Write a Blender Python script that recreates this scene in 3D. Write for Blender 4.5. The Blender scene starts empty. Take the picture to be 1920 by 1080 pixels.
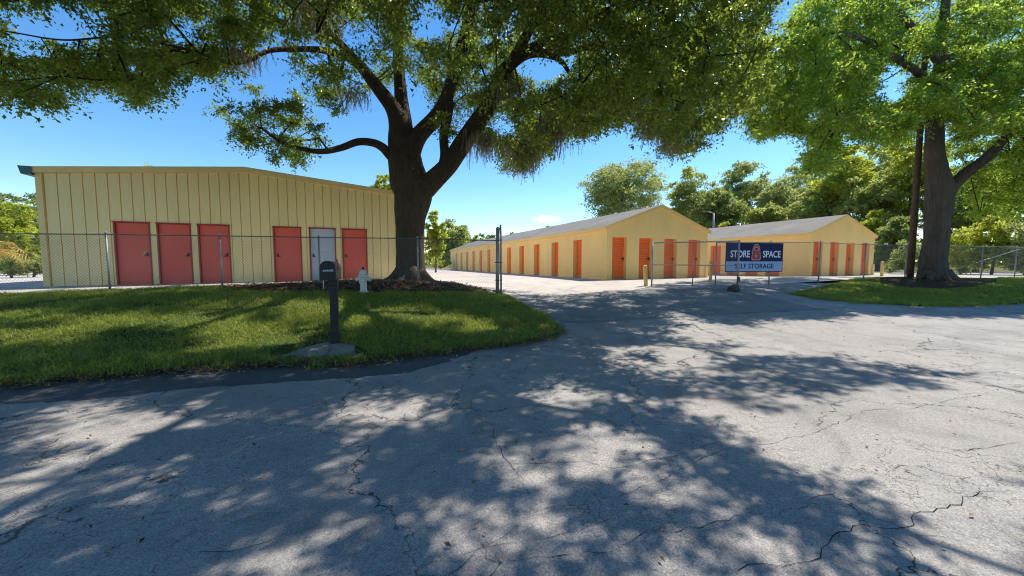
import bpy, math, random
import numpy as np
from mathutils import Vector, Matrix, noise as mnoise

# ------------------------------------------------------------------ camera, sky, sun, exposure
S = bpy.context.scene
C = S.collection
EYE = 1.45
F = 693.0
PITCH = math.atan(46.0 / F)
cam_d = bpy.data.cameras.new('camera')
cam = bpy.data.objects.new('camera', cam_d)
C.objects.link(cam)
cam_d.sensor_width = 36.0
cam_d.lens = 36.0 * F / 1920.0
cam_d.clip_start = 0.05
cam_d.clip_end = 3000
cam.location = (0, 0, EYE)
cam.rotation_euler = (math.pi / 2 - PITCH, 0, 0)
S.camera = cam

SUN_EL = math.radians(56)
SUN_H = Vector((0.78, 0.625)).normalized()          # horizontal direction towards the sun
sun_vec = Vector((SUN_H.x * math.cos(SUN_EL), SUN_H.y * math.cos(SUN_EL), math.sin(SUN_EL)))
sd = bpy.data.lights.new('sun', 'SUN')
sd.energy = 3.7
sd.angle = math.radians(0.53)
sd.color = (1.0, 0.93, 0.82)
sun = bpy.data.objects.new('sun', sd)
C.objects.link(sun)
sun.rotation_euler = (-sun_vec).to_track_quat('-Z', 'Y').to_euler()

W = bpy.data.worlds.new('World')
S.world = W
W.use_nodes = True
wt = W.node_tree
wt.nodes.clear()
w_out = wt.nodes.new('ShaderNodeOutputWorld')
w_bg = wt.nodes.new('ShaderNodeBackground')
w_sky = wt.nodes.new('ShaderNodeTexSky')
w_sky.sky_type = 'NISHITA'
w_sky.sun_disc = False
w_sky.sun_elevation = SUN_EL
w_sky.sun_rotation = math.atan2(SUN_H.x, SUN_H.y)
w_sky.air_density = 1.0
w_sky.dust_density = 0.1
w_sky.ozone_density = 2.2
w_bg.inputs['Strength'].default_value = 0.113

S.view_settings.view_transform = 'Standard'
S.view_settings.look = 'None'
S.view_settings.gamma = 1.0
S.view_settings.exposure = 0.95
S.cycles.filter_width = 1.1
S.cycles.max_bounces = 10
S.cycles.diffuse_bounces = 6
S.cycles.transparent_max_bounces = 8


def ray(px, py):
    c = (px - 960.0) / F
    d = (540.0 - py) / F
    return Vector((c, math.cos(PITCH) + d * math.sin(PITCH), -math.sin(PITCH) + d * math.cos(PITCH)))


def at(px, py, Y):
    r = ray(px, py)
    k = Y / r.y
    return Vector((r.x * k, Y, EYE + r.z * k))


def proj(P):
    P = np.asarray(P, dtype=float).reshape(-1, 3)
    x = P[:, 0]
    y = P[:, 1]
    z = P[:, 2] - EYE
    dep = y * math.cos(PITCH) - z * math.sin(PITCH)
    up = y * math.sin(PITCH) + z * math.cos(PITCH)
    dd = np.where(dep > 0.05, dep, 0.05)
    return 960 + F * x / dd, 540 - F * up / dd, dep


# small fair weather cloud low over the buildings, plus thin horizon whitening: part of the sky itself
def build_sky():
    n = wt.nodes
    l = wt.links
    tc = n.new('ShaderNodeTexCoord')
    dirv = ray(1025, 411).normalized()
    sub = n.new('ShaderNodeVectorMath')
    sub.operation = 'SUBTRACT'
    sub.inputs[1].default_value = dirv
    l.new(tc.outputs['Generated'], sub.inputs[0])
    mul = n.new('ShaderNodeVectorMath')
    mul.operation = 'MULTIPLY'
    mul.inputs[1].default_value = (1 / 0.040, 1 / 0.040, 1 / 0.011)
    l.new(sub.outputs[0], mul.inputs[0])
    ln = n.new('ShaderNodeVectorMath')
    ln.operation = 'LENGTH'
    l.new(mul.outputs[0], ln.inputs[0])
    nz = n.new('ShaderNodeTexNoise')
    nz.inputs['Scale'].default_value = 60
    nz.inputs['Detail'].default_value = 5
    l.new(tc.outputs['Generated'], nz.inputs['Vector'])
    ad = n.new('ShaderNodeMath')
    ad.operation = 'MULTIPLY_ADD'
    ad.inputs[1].default_value = 1.4
    l.new(nz.outputs['Fac'], ad.inputs[0])
    l.new(ln.outputs['Value'], ad.inputs[2])
    mr = n.new('ShaderNodeMapRange')
    mr.inputs['From Min'].default_value = 1.75
    mr.inputs['From Max'].default_value = 1.15
    l.new(ad.outputs[0], mr.inputs['Value'])
    mx = n.new('ShaderNodeMix')
    mx.data_type = 'RGBA'
    l.new(mr.outputs[0], mx.inputs[0])
    hs = n.new('ShaderNodeHueSaturation')
    hs.inputs['Saturation'].default_value = 1.3
    l.new(w_sky.outputs[0], hs.inputs['Color'])
    l.new(hs.outputs[0], mx.inputs[6])
    mx.inputs[7].default_value = (5.2, 5.4, 5.8, 1)
    l.new(mx.outputs[2], w_bg.inputs['Color'])
    l.new(w_bg.outputs[0], w_out.inputs[0])


build_sky()

# ------------------------------------------------------------------ ground height
CP = np.array([
    (-20, 0, 0), (-12, 0, 0), (-6, 2, 0), (0, 0, 0), (0, 4, 0), (6, 3, 0), (12, 3, 0), (12, 8, .0), (6, 7, 0), (18, 6, 0),
    (20, 9, .04), (2, 6.5, .0), (-9, 3.3, .0), (-6, 4.3, .01), (-2, 5.3, .02), (1, 7.2, .04), (-20, 3, 0), (0, -10, 0), (-15, -10, 0), (15, -10, 0),
    (-2.9, 6.2, .10), (-7, 6.5, .2), (-12, 6, .25), (-12, 9, .52), (-7, 9, .5), (-3, 9, .42), (-2.2, 10.7, .57), (-11.4, 10.4, .64),
    (-9, 10.9, .71), (-3.2, 12.2, .79), (-3.8, 13.5, .78), (-.5, 12.6, .33), (-1.6, 12, .56), (-15, 12, .70), (-5, 16, .70), (-10, 14, .72),
    (0, 16, .55), (4.8, 18.9, .6), (11, 21.6, .62), (-8, 49, .6), (18, 22.8, .62), (25, 25.5, .65), (3, 10, .2), (6, 10, .2), (4, 13, .42),
    (7, 13.5, .5), (2, 16, .53), (5.4, 14.2, .54), (10.5, 13.4, .34), (11.7, 12.7, .24), (16.4, 11.8, .16), (13.5, 16.2, .63), (18, 16, .72),
    (23.5, 18.5, .7), (26, 14, .4), (-22, 10, .6), (-22, 20, .65), (30, 20, .7), (30, 8, .1), (0, 30, .6), (10, 40, .6), (-20, 40, .6), (30, 40, .65),
    (-40, 30, .65), (-40, 2, 0), (45, 30, .65), (45, 4, 0), (-40, -20, 0), (45, -20, 0), (0, 70, .6), (-40, 70, .6), (45, 70, .6)], dtype=float)


def _U(r2):
    return np.where(r2 > 1e-9, 0.5 * r2 * np.log(np.maximum(r2, 1e-9)), 0.0)


_n = len(CP)
_K = _U(((CP[:, None, :2] - CP[None, :, :2]) ** 2).sum(-1)) + np.eye(_n) * 0.05
_P = np.c_[np.ones(_n), CP[:, :2]]
_A = np.zeros((_n + 3, _n + 3))
_A[:_n, :_n] = _K
_A[:_n, _n:] = _P
_A[_n:, :_n] = _P.T
_w = np.linalg.solve(_A, np.r_[CP[:, 2], 0, 0, 0])


def G(x, y):
    x = np.asarray(x, dtype=float)
    y = np.asarray(y, dtype=float)
    sh = x.shape
    q = np.c_[x.ravel(), y.ravel()]
    out = np.zeros(len(q))
    for i in range(0, len(q), 20000):
        b = q[i:i + 20000]
        k = _U(((b[:, None, :] - CP[None, :, :2]) ** 2).sum(-1))
        out[i:i + 20000] = k @ _w[:_n] + _w[_n] + b @ _w[_n + 1:]
    far = np.where(q[:, 1] > 6, 0.6, 0.0)
    d = np.hypot(q[:, 0] - 0, q[:, 1] - 15)
    t = np.clip((d - 35) / 20, 0, 1)
    t = t * t * (3 - 2 * t)
    return (out * (1 - t) + far * t).reshape(sh)


def g(x, y):
    return float(G(np.array([x]), np.array([y]))[0])


def ground(px, py):
    r = ray(px, py)
    lo = 0.5
    prev = lo
    for k in range(400):
        Y = lo * 1.012 ** k
        p = Vector((r.x / r.y * Y, Y, EYE + r.z / r.y * Y))
        if p.z <= g(p.x, p.y):
            a, b = prev, Y
            for _ in range(20):
                m = (a + b) / 2
                if EYE + r.z / r.y * m <= g(r.x / r.y * m, m):
                    b = m
                else:
                    a = m
            return Vector((r.x / r.y * b, b, g(r.x / r.y * b, b)))
        prev = Y
    return p


# ------------------------------------------------------------------ material helpers
def newmat(name):
    m = bpy.data.materials.new(name)
    m.use_nodes = True
    nt = m.node_tree
    nt.nodes.clear()
    out = nt.nodes.new('ShaderNodeOutputMaterial')
    b = nt.nodes.new('ShaderNodeBsdfPrincipled')
    nt.links.new(b.outputs[0], out.inputs[0])
    return m, nt, b, out


def noise_node(nt, scale, detail=5, rough=0.6, vec=None, dist=0.0):
    n = nt.nodes.new('ShaderNodeTexNoise')
    n.inputs['Scale'].default_value = scale
    n.inputs['Detail'].default_value = detail
    n.inputs['Roughness'].default_value = rough
    n.inputs['Distortion'].default_value = dist
    if vec is not None:
        nt.links.new(vec, n.inputs['Vector'])
    return n


def objco(nt, scale=(1, 1, 1)):
    tc = nt.nodes.new('ShaderNodeTexCoord')
    mp = nt.nodes.new('ShaderNodeMapping')
    mp.inputs['Scale'].default_value = scale
    nt.links.new(tc.outputs['Object'], mp.inputs['Vector'])
    return mp.outputs[0]


def ramp(nt, fac, stops):
    r = nt.nodes.new('ShaderNodeValToRGB')
    e = r.color_ramp.elements
    while len(e) < len(stops):
        e.new(0.5)
    for el, (p, c) in zip(e, stops):
        el.position = p
        el.color = (c[0], c[1], c[2], 1)
    nt.links.new(fac, r.inputs[0])
    return r.outputs[0]


def mixc(nt, fac, a, b, mode='MIX'):
    m = nt.nodes.new('ShaderNodeMix')
    m.data_type = 'RGBA'
    m.blend_type = mode
    if hasattr(fac, 'links') or hasattr(fac, 'is_linked'):
        nt.links.new(fac, m.inputs[0])
    else:
        m.inputs[0].default_value = fac
    for v, i in ((a, 6), (b, 7)):
        if isinstance(v, tuple):
            m.inputs[i].default_value = (v[0], v[1], v[2], 1)
        else:
            nt.links.new(v, m.inputs[i])
    return m.outputs[2]


def bump(nt, b, h, strength=0.3, dist=0.02):
    bp = nt.nodes.new('ShaderNodeBump')
    bp.inputs['Strength'].default_value = strength
    bp.inputs['Distance'].default_value = dist
    nt.links.new(h, bp.inputs['Height'])
    nt.links.new(bp.outputs[0], b.inputs['Normal'])


def paint(name, col, rough=0.6, var=0.12, scale=1.3, streak=True, bmp=0.1, bscale=60, metal=0.0, dirt=None, dirt_amt=0.25):
    m, nt, b, _ = newmat(name)
    co = objco(nt, (1, 1, 0.25) if streak else (1, 1, 1))
    n1 = noise_node(nt, scale, 6, 0.65, co)
    n2 = noise_node(nt, scale * 9, 4, 0.6, co)
    lo = tuple(c * (1 - var) for c in col)
    hi = tuple(min(1, c * (1 + var)) for c in col)
    c = ramp(nt, n1.outputs['Fac'], [(0.3, lo), (0.7, hi)])
    dk = dirt or tuple(x * 0.55 for x in col)
    f = nt.nodes.new('ShaderNodeMapRange')
    f.inputs['From Min'].default_value = 0.58
    f.inputs['From Max'].default_value = 0.8
    f.inputs['To Max'].default_value = dirt_amt * 2
    nt.links.new(n2.outputs['Fac'], f.inputs['Value'])
    c = mixc(nt, f.outputs[0], c, dk)
    nt.links.new(c, b.inputs['Base Color'])
    b.inputs['Roughness'].default_value = rough
    b.inputs['Metallic'].default_value = metal
    if bmp:
        n3 = noise_node(nt, bscale, 3, 0.6, objco(nt))
        bump(nt, b, n3.outputs['Fac'], bmp, 0.01)
    return m


def leaf_mat(name, dark, light, trans, tfac=0.4, pscale=0.5, rough=0.45):
    m, nt, b, out = newmat(name)
    geo = nt.nodes.new('ShaderNodeNewGeometry')
    co = objco(nt)
    n = noise_node(nt, pscale, 3, 0.6, co)
    mm = nt.nodes.new('ShaderNodeMath')
    mm.operation = 'MULTIPLY_ADD'
    mm.inputs[1].default_value = 0.85
    nt.links.new(geo.outputs['Random Per Island'], mm.inputs[0])
    m2 = nt.nodes.new('ShaderNodeMath')
    m2.operation = 'MULTIPLY_ADD'
    m2.inputs[1].default_value = 0.8
    m2.inputs[2].default_value = -0.35
    nt.links.new(n.outputs['Fac'], m2.inputs[0])
    nt.links.new(m2.outputs[0], mm.inputs[2])
    c = ramp(nt, mm.outputs[0], [(0.1, dark), (0.85, light)])
    nt.links.new(c, b.inputs['Base Color'])
    b.inputs['Roughness'].default_value = rough
    b.inputs['Specular IOR Level'].default_value = 0.35
    t = nt.nodes.new('ShaderNodeBsdfTranslucent')
    tc = ramp(nt, mm.outputs[0], [(0.1, tuple(x * 0.6 for x in trans)), (0.85, trans)])
    nt.links.new(tc, t.inputs['Color'])
    ms = nt.nodes.new('ShaderNodeMixShader')
    ms.inputs[0].default_value = tfac
    nt.links.new(b.outputs[0], ms.inputs[1])
    nt.links.new(t.outputs[0], ms.inputs[2])
    nt.links.new(ms.outputs[0], out.inputs[0])
    return m


def bark_mat(name, lo, hi, vscale=1.0):
    m, nt, b, _ = newmat(name)
    co = objco(nt, (1, 1, 0.16))
    n = noise_node(nt, 9 * vscale, 8, 0.7, co, 0.6)
    v = nt.nodes.new('ShaderNodeTexVoronoi')
    v.feature = 'DISTANCE_TO_EDGE'
    v.inputs['Scale'].default_value = 13 * vscale
    nt.links.new(co, v.inputs['Vector'])
    n2 = noise_node(nt, 1.4, 4, 0.6, objco(nt))
    c = ramp(nt, n.outputs['Fac'], [(0.25, lo), (0.75, hi)])
    c2 = mixc(nt, n2.outputs['Fac'], c, (hi[0] * 1.05, hi[1] * 1.12, hi[2] * 1.1))
    nt.links.new(c2, b.inputs['Base Color'])
    b.inputs['Roughness'].default_value = 0.95
    b.inputs['Specular IOR Level'].default_value = 0.1
    ad = nt.nodes.new('ShaderNodeMath')
    ad.operation = 'MULTIPLY_ADD'
    ad.inputs[1].default_value = 1.6
    nt.links.new(v.outputs['Distance'], ad.inputs[0])
    nt.links.new(n.outputs['Fac'], ad.inputs[2])
    bump(nt, b, ad.outputs[0], 1.0, 0.05)
    return m


def asphalt_mat(name, base, cracks=True, tint=(1, 1, 1), speck=1.0):
    m, nt, b, _ = newmat(name)
    co = objco(nt)
    big = noise_node(nt, 0.35, 5, 0.6, co)
    mid = noise_node(nt, 3.0, 6, 0.7, co)
    fine = noise_node(nt, 120, 3, 0.75, co)
    v = nt.nodes.new('ShaderNodeTexVoronoi')
    v.inputs['Scale'].default_value = 105
    nt.links.new(co, v.inputs['Vector'])
    d = tuple(base * t * 0.80 for t in tint)
    l = tuple(base * t * 1.2 for t in tint)
    c = ramp(nt, big.outputs['Fac'], [(0.3, d), (0.7, l)])
    c = mixc(nt, mid.outputs['Fac'], tuple(base * t * 0.72 for t in tint), c)
    st = ramp(nt, v.outputs['Color'], [(0.1, (0.55, 0.55, 0.55)), (0.9, (1.4, 1.38, 1.34))])
    c = mixc(nt, 0.5 * speck, c, st, 'MULTIPLY')
    st2 = ramp(nt, fine.outputs['Fac'], [(0.32, (0.45, 0.45, 0.47)), (0.62, (1.25, 1.25, 1.25))])
    c = mixc(nt, 0.78 * speck, c, st2, 'MULTIPLY')
    pt = noise_node(nt, 0.9, 3, 0.55, co, 1.5)
    pm_ = ramp(nt, pt.outputs['Fac'], [(0.36, (0.80, 0.80, 0.81)), (0.47, (1.0, 1.0, 1.0)), (0.66, (1.06, 1.05, 1.03))])
    c = mixc(nt, 0.8, c, pm_, 'MULTIPLY')
    oil = noise_node(nt, 0.55, 2, 0.5, co, 0.8)
    of = ramp(nt, oil.outputs['Fac'], [(0.66, (1, 1, 1)), (0.74, (0.72, 0.71, 0.70))])
    c = mixc(nt, 0.8 if cracks else 0.0, c, of, 'MULTIPLY')
    hgt = fine.outputs['Fac']
    if cracks:
        nd = noise_node(nt, 1.6, 5, 0.65, co)
        vm = nt.nodes.new('ShaderNodeVectorMath')
        vm.operation = 'MULTIPLY_ADD'
        vm.inputs[1].default_value = (0.9, 0.9, 0)
        nt.links.new(nd.outputs['Color'], vm.inputs[0])
        nt.links.new(co, vm.inputs[2])
        fac = None
        for sc, w in ((0.42, 0.0042), (1.3, 0.0072), (2.9, 0.011)):
            vc = nt.nodes.new('ShaderNodeTexVoronoi')
            vc.feature = 'DISTANCE_TO_EDGE'
            vc.inputs['Scale'].default_value = sc
            nt.links.new(vm.outputs[0], vc.inputs['Vector'])
            mr = nt.nodes.new('ShaderNodeMapRange')
            mr.inputs['From Min'].default_value = w * 0.35
            mr.inputs['From Max'].default_value = w
            mr.inputs['To Min'].default_value = 1
            mr.inputs['To Max'].default_value = 0
            nt.links.new(vc.outputs['Distance'], mr.inputs['Value'])
            msk = noise_node(nt, 0.5 if sc < 1 else 0.33, 3, 0.5, co)
            mk = nt.nodes.new('ShaderNodeMapRange')
            mk.inputs['From Min'].default_value = 0.36 if sc < 1 else 0.46
            mk.inputs['From Max'].default_value = 0.46 if sc < 1 else 0.58
            mk.inputs['To Max'].default_value = 0.9 if sc < 1 else 0.75
            nt.links.new(msk.outputs['Fac'], mk.inputs['Value'])
            mu = nt.nodes.new('ShaderNodeMath')
            mu.operation = 'MULTIPLY'
            nt.links.new(mr.outputs[0], mu.inputs[0])
            nt.links.new(mk.outputs[0], mu.inputs[1])
            if fac is None:
                fac = mu.outputs[0]
            else:
                mxm = nt.nodes.new('ShaderNodeMath')
                mxm.operation = 'MAXIMUM'
                nt.links.new(fac, mxm.inputs[0])
                nt.links.new(mu.outputs[0], mxm.inputs[1])
                fac = mxm.outputs[0]
        c = mixc(nt, fac, c, (0.045, 0.042, 0.038))
    nt.links.new(c, b.inputs['Base Color'])
    b.inputs['Roughness'].default_value = 0.93
    b.inputs['Specular IOR Level'].default_value = 0.2
    bump(nt, b, hgt, 0.45, 0.010)
    return m


def soil_mat(name, a, bcol, c3, scale=6):
    m, nt, b, _ = newmat(name)
    co = objco(nt)
    n = noise_node(nt, scale, 8, 0.7, co)
    n2 = noise_node(nt, scale * 0.12, 4, 0.6, co)
    n3 = noise_node(nt, scale * 14, 3, 0.7, co)
    c = ramp(nt, n.outputs['Fac'], [(0.3, a), (0.55, bcol), (0.75, c3)])
    c = mixc(nt, n2.outputs['Fac'], c, bcol)
    s = ramp(nt, n3.outputs['Fac'], [(0.3, (0.5, 0.5, 0.5)), (0.7, (1.3, 1.3, 1.3))])
    c = mixc(nt, 0.8, c, s, 'MULTIPLY')
    nt.links.new(c, b.inputs['Base Color'])
    b.inputs['Roughness'].default_value = 1.0
    b.inputs['Specular IOR Level'].default_value = 0.1
    bump(nt, b, n3.outputs['Fac'], 0.7, 0.03)
    return m


M = {}
M['road'] = asphalt_mat('weathered_asphalt', 0.375, True, (1.045, 0.985, 0.94))
M['drive'] = asphalt_mat('driveway_asphalt', 0.29, True, (1.0, 0.98, 0.95))
M['strip'] = asphalt_mat('dark_asphalt', 0.13, False, (1.0, 1.0, 1.02))
M['crack'] = soil_mat('crack_dirt', (0.025, 0.023, 0.021), (0.045, 0.042, 0.037), (0.08, 0.072, 0.06), 12)
M['apron'] = asphalt_mat('pale_concrete', 0.55, False, (1.05, 0.95, 0.86), 0.5)
M['pad'] = soil_mat('sandy_concrete', (0.20, 0.18, 0.145), (0.36, 0.335, 0.29), (0.48, 0.45, 0.40), 5)
M['earth'] = soil_mat('dry_grass_earth', (0.10, 0.10, 0.035), (0.16, 0.15, 0.06), (0.24, 0.20, 0.11), 3)
M['lawn'] = soil_mat('lawn_soil', (0.04, 0.065, 0.015), (0.07, 0.11, 0.022), (0.13, 0.13, 0.05), 7)
M['mulch'] = soil_mat('mulch', (0.035, 0.022, 0.014), (0.09, 0.055, 0.035), (0.22, 0.15, 0.10), 11)
M['grass'] = leaf_mat('grass_blade', (0.026, 0.085, 0.016), (0.33, 0.37, 0.07), (0.56, 0.62, 0.09), 0.40, 0.9, 0.5)
M['dry'] = leaf_mat('dry_blade', (0.16, 0.12, 0.05), (0.36, 0.28, 0.13), (0.4, 0.3, 0.12), 0.25, 0.6, 0.7)
M['litter'] = leaf_mat('dead_leaf', (0.07, 0.04, 0.022), (0.34, 0.22, 0.13), (0.25, 0.14, 0.06), 0.15, 1.5, 0.7)
M['oak_leaf'] = leaf_mat('oak_leaf', (0.018, 0.040, 0.011), (0.135, 0.205, 0.042), (0.46, 0.60, 0.06), 0.46, 0.6, 0.30)
M['lime_leaf'] = leaf_mat('lime_leaf', (0.035, 0.085, 0.012), (0.20, 0.29, 0.034), (0.56, 0.76, 0.08), 0.56, 0.6, 0.36)
M['bg_dark'] = leaf_mat('dark_leaf', (0.06, 0.095, 0.03), (0.20, 0.26, 0.08), (0.52, 0.62, 0.15), 0.5, 0.25, 0.5)
M['bg_mid'] = leaf_mat('mid_leaf', (0.09, 0.135, 0.04), (0.28, 0.34, 0.10), (0.68, 0.76, 0.20), 0.54, 0.25, 0.5)
M['bg_pale'] = leaf_mat('pale_leaf', (0.13, 0.175, 0.06), (0.34, 0.39, 0.14), (0.72, 0.80, 0.26), 0.45, 0.25, 0.55)
M['bg_lime'] = leaf_mat('yellow_green_leaf', (0.15, 0.20, 0.025), (0.38, 0.43, 0.06), (0.85, 0.9, 0.10), 0.5, 0.35, 0.5)
M['frond'] = leaf_mat('frond', (0.32, 0.22, 0.04), (0.72, 0.50, 0.10), (0.8, 0.58, 0.10), 0.35, 0.5, 0.5)
M['moss'] = leaf_mat('spanish_moss', (0.24, 0.215, 0.165), (0.46, 0.42, 0.33), (0.46, 0.40, 0.29), 0.42, 1.0, 0.9)
M['bark'] = bark_mat('oak_bark', (0.010, 0.008, 0.007), (0.115, 0.085, 0.066))
M['bark2'] = bark_mat('grey_bark', (0.014, 0.011, 0.010), (0.15, 0.12, 0.098))
M['twig'] = bark_mat('twig_bark', (0.018, 0.014, 0.012), (0.07, 0.055, 0.045), 3)
M['wood'] = bark_mat('pole_wood', (0.07, 0.05, 0.036), (0.19, 0.135, 0.10), 2)
M['cream'] = paint('cream_metal_cladding', (0.94, 0.75, 0.375), 0.5, 0.07, 1.1, True, 0.03, 20, 0, (0.66, 0.5, 0.24), 0.22)
M['cream_trim'] = paint('cream_trim', (0.86, 0.67, 0.30), 0.5, 0.08, 1.0, False, 0.02, 30)
M['stucco'] = paint('yellow_stucco', (0.94, 0.655, 0.27), 0.9, 0.07, 0.7, True, 0.2, 90, 0, (0.66, 0.45, 0.2), 0.2)
M['stucco_trim'] = paint('yellow_trim', (0.88, 0.62, 0.24), 0.8, 0.06, 0.9, False, 0.1, 60)
M['red'] = paint('faded_red_paint', (0.80, 0.125, 0.085), 0.55, 0.08, 1.0, True, 0.04, 40, 0, (0.55, 0.14, 0.12), 0.2)
M['red_dark'] = paint('red_frame_paint', (0.36, 0.045, 0.035), 0.55, 0.12, 2)
M['blue'] = paint('blue_grey_paint', (0.50, 0.57, 0.72), 0.5, 0.06, 1.2, True, 0.03, 40, 0, (0.28, 0.30, 0.36), 0.15)
M['orange'] = paint('orange_roll_door', (0.90, 0.185, 0.028), 0.5, 0.08, 1.0, True, 0.03, 40, 0, (0.5, 0.1, 0.03), 0.2)
M['roof'] = paint('grey_membrane_roof', (0.185, 0.172, 0.150), 0.95, 0.18, 0.5, False, 0.35, 14, 0, (0.11, 0.10, 0.085), 0.35)
M['metal_roof'] = paint('pale_metal_roof', (0.55, 0.48, 0.33), 0.45, 0.06, 1, False, 0.02, 20)
M['teal'] = paint('teal_gutter_paint', (0.03, 0.15, 0.16), 0.5, 0.1, 2, False, 0)
M['slab'] = paint('slab_concrete', (0.30, 0.26, 0.21), 0.95, 0.15, 3, False, 0.3, 40)
M['dark'] = paint('dark_metal', (0.03, 0.03, 0.032), 0.5, 0.1, 5, False, 0)
M['galv'] = paint('galvanised_steel', (0.34, 0.35, 0.36), 0.5, 0.14, 4, True, 0.05, 60, 0.5, (0.2, 0.17, 0.15), 0.3)
M['rail'] = paint('dull_shaded_steel', (0.11, 0.105, 0.10), 0.6, 0.2, 6, False, 0)  # steel colour darkened to stand for shade on the left fence rail
M['wire'] = paint('chain_link_wire', (0.26, 0.265, 0.27), 0.55, 0.1, 4, False, 0, 60, 0.5)
M['yellow'] = paint('yellow_bollard_paint', (0.68, 0.50, 0.17), 0.65, 0.1, 4, True, 0.1, 50, 0, (0.4, 0.28, 0.12), 0.4)
M['black'] = paint('black_plastic', (0.008, 0.008, 0.010), 0.6, 0.15, 6, True, 0.05, 80, 0, (0.04, 0.04, 0.04), 0.3)
M['blackbox'] = paint('black_sheet_metal', (0.010, 0.010, 0.012), 0.33, 0.1, 6, True, 0.02, 80)
M['white'] = paint('white_paint', (0.72, 0.71, 0.68), 0.6, 0.08, 6, True, 0.05, 60, 0, (0.4, 0.37, 0.32), 0.3)
M['hyd'] = paint('weathered_white_paint', (0.58, 0.60, 0.55), 0.6, 0.12, 9, False, 0.2, 40, 0, (0.30, 0.27, 0.22), 0.4)
M['flag'] = paint('red_flag_paint', (0.55, 0.03, 0.03), 0.45, 0.1, 6, False, 0)
M['navy'] = paint('navy_vinyl', (0.010, 0.011, 0.085), 0.8, 0.12, 1.5, False, 0.08, 5)
M['navy_dark'] = paint('black_navy_vinyl', (0.008, 0.008, 0.018), 0.5, 0.1, 3, False, 0)
M['pale_blue'] = paint('pale_blue_vinyl', (0.30, 0.45, 0.72), 0.45, 0.06, 1.5, False, 0.05, 5)
M['letter_white'] = paint('white_print', (0.88, 0.88, 0.95), 0.5, 0.03, 3, False, 0)
M['letter_dark'] = paint('dark_print', (0.008, 0.009, 0.035), 0.8, 0.03, 3, False, 0)
M['lock_red'] = paint('red_print', (0.40, 0.035, 0.028), 0.5, 0.05, 3, False, 0)
M['lock_pink'] = paint('pink_print', (0.62, 0.30, 0.30), 0.5, 0.05, 3, False, 0)
M['rock'] = paint('dark_rock', (0.07, 0.062, 0.055), 0.95, 0.4, 7, False, 0.8, 22)
M['orange_cap'] = paint('orange_plastic', (0.75, 0.25, 0.10), 0.5, 0.1, 6, False, 0)
M['rust'] = paint('rusty_iron', (0.13, 0.075, 0.05), 0.8, 0.3, 12, False, 0.3, 60)


# ------------------------------------------------------------------ mesh helpers
class MB:
    def __init__(s):
        s.v = []
        s.f = []

    def quad(s, a, b, c, d):
        i = len(s.v)
        s.v += [tuple(a), tuple(b), tuple(c), tuple(d)]
        s.f.append((i, i + 1, i + 2, i + 3))

    def poly(s, pts):
        i = len(s.v)
        s.v += [tuple(p) for p in pts]
        s.f.append(tuple(range(i, i + len(pts))))

    def box(s, lo, hi):
        x0, y0, z0 = lo
        x1, y1, z1 = hi
        i = len(s.v)
        s.v += [(x0, y0, z0), (x1, y0, z0), (x1, y1, z0), (x0, y1, z0), (x0, y0, z1), (x1, y0, z1), (x1, y1, z1), (x0, y1, z1)]
        for q in ((0, 3, 2, 1), (4, 5, 6, 7), (0, 1, 5, 4), (1, 2, 6, 5), (2, 3, 7, 6), (3, 0, 4, 7)):
            s.f.append(tuple(i + k for k in q))

    def tube(s, pts, rad, n=8, rfun=None, cap=True):
        pts = [Vector(p) for p in pts]
        if not hasattr(rad, '__len__'):
            rad = [rad] * len(pts)
        base = len(s.v)
        t0 = (pts[1] - pts[0]).normalized()
        up = Vector((1, 0, 0)) if abs(t0.x) < 0.8 else Vector((0, 1, 0))
        nrm = (up - t0 * up.dot(t0)).normalized()
        for k, p in enumerate(pts):
            if k == 0:
                t = t0
            elif k == len(pts) - 1:
                t = (pts[k] - pts[k - 1]).normalized()
            else:
                t = (pts[k + 1] - pts[k - 1]).normalized()
            nrm = (nrm - t * nrm.dot(t)).normalized()
            bn = t.cross(nrm)
            for j in range(n):
                a = 2 * math.pi * j / n
                r = rad[k]
                if rfun:
                    r = rfun(k, a, r, p)
                s.v.append(tuple(p + nrm * math.cos(a) * r + bn * math.sin(a) * r))
        for k in range(len(pts) - 1):
            for j in range(n):
                a = base + k * n + j
                b = base + k * n + (j + 1) % n
                s.f.append((a, b, b + n, a + n))
        if cap:
            s.f.append(tuple(base + j for j in reversed(range(n))))
            e = base + (len(pts) - 1) * n
            s.f.append(tuple(e + j for j in range(n)))

    def lathe(s, prof, n=20, o=(0, 0, 0)):
        base = len(s.v)
        for r, z in prof:
            for j in range(n):
                a = 2 * math.pi * j / n
                s.v.append((o[0] + r * math.cos(a), o[1] + r * math.sin(a), o[2] + z))
        for k in range(len(prof) - 1):
            for j in range(n):
                a = base + k * n + j
                b = base + k * n + (j + 1) % n
                s.f.append((a, b, b + n, a + n))
        s.f.append(tuple(base + j for j in reversed(range(n))))
        e = base + (len(prof) - 1) * n
        s.f.append(tuple(e + j for j in range(n)))

    def build(s, name, mat, parent=None, loc=None, rz=0.0, smooth=False, bevel=0.0):
        me = bpy.data.meshes.new(name)
        me.from_pydata(s.v, [], s.f)
        me.update()
        me.materials.append(mat)
        if smooth:
            me.polygons.foreach_set('use_smooth', [True] * len(me.polygons))
        o = bpy.data.objects.new(name, me)
        C.objects.link(o)
        if parent is not None:
            o.parent = parent
        if loc is not None:
            o.location = loc
        if rz:
            o.rotation_euler.z = rz
        if bevel:
            md = o.modifiers.new('bevel', 'BEVEL')
            md.width = bevel
            md.segments = 2
            md.limit_method = 'ANGLE'
        return o


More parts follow.
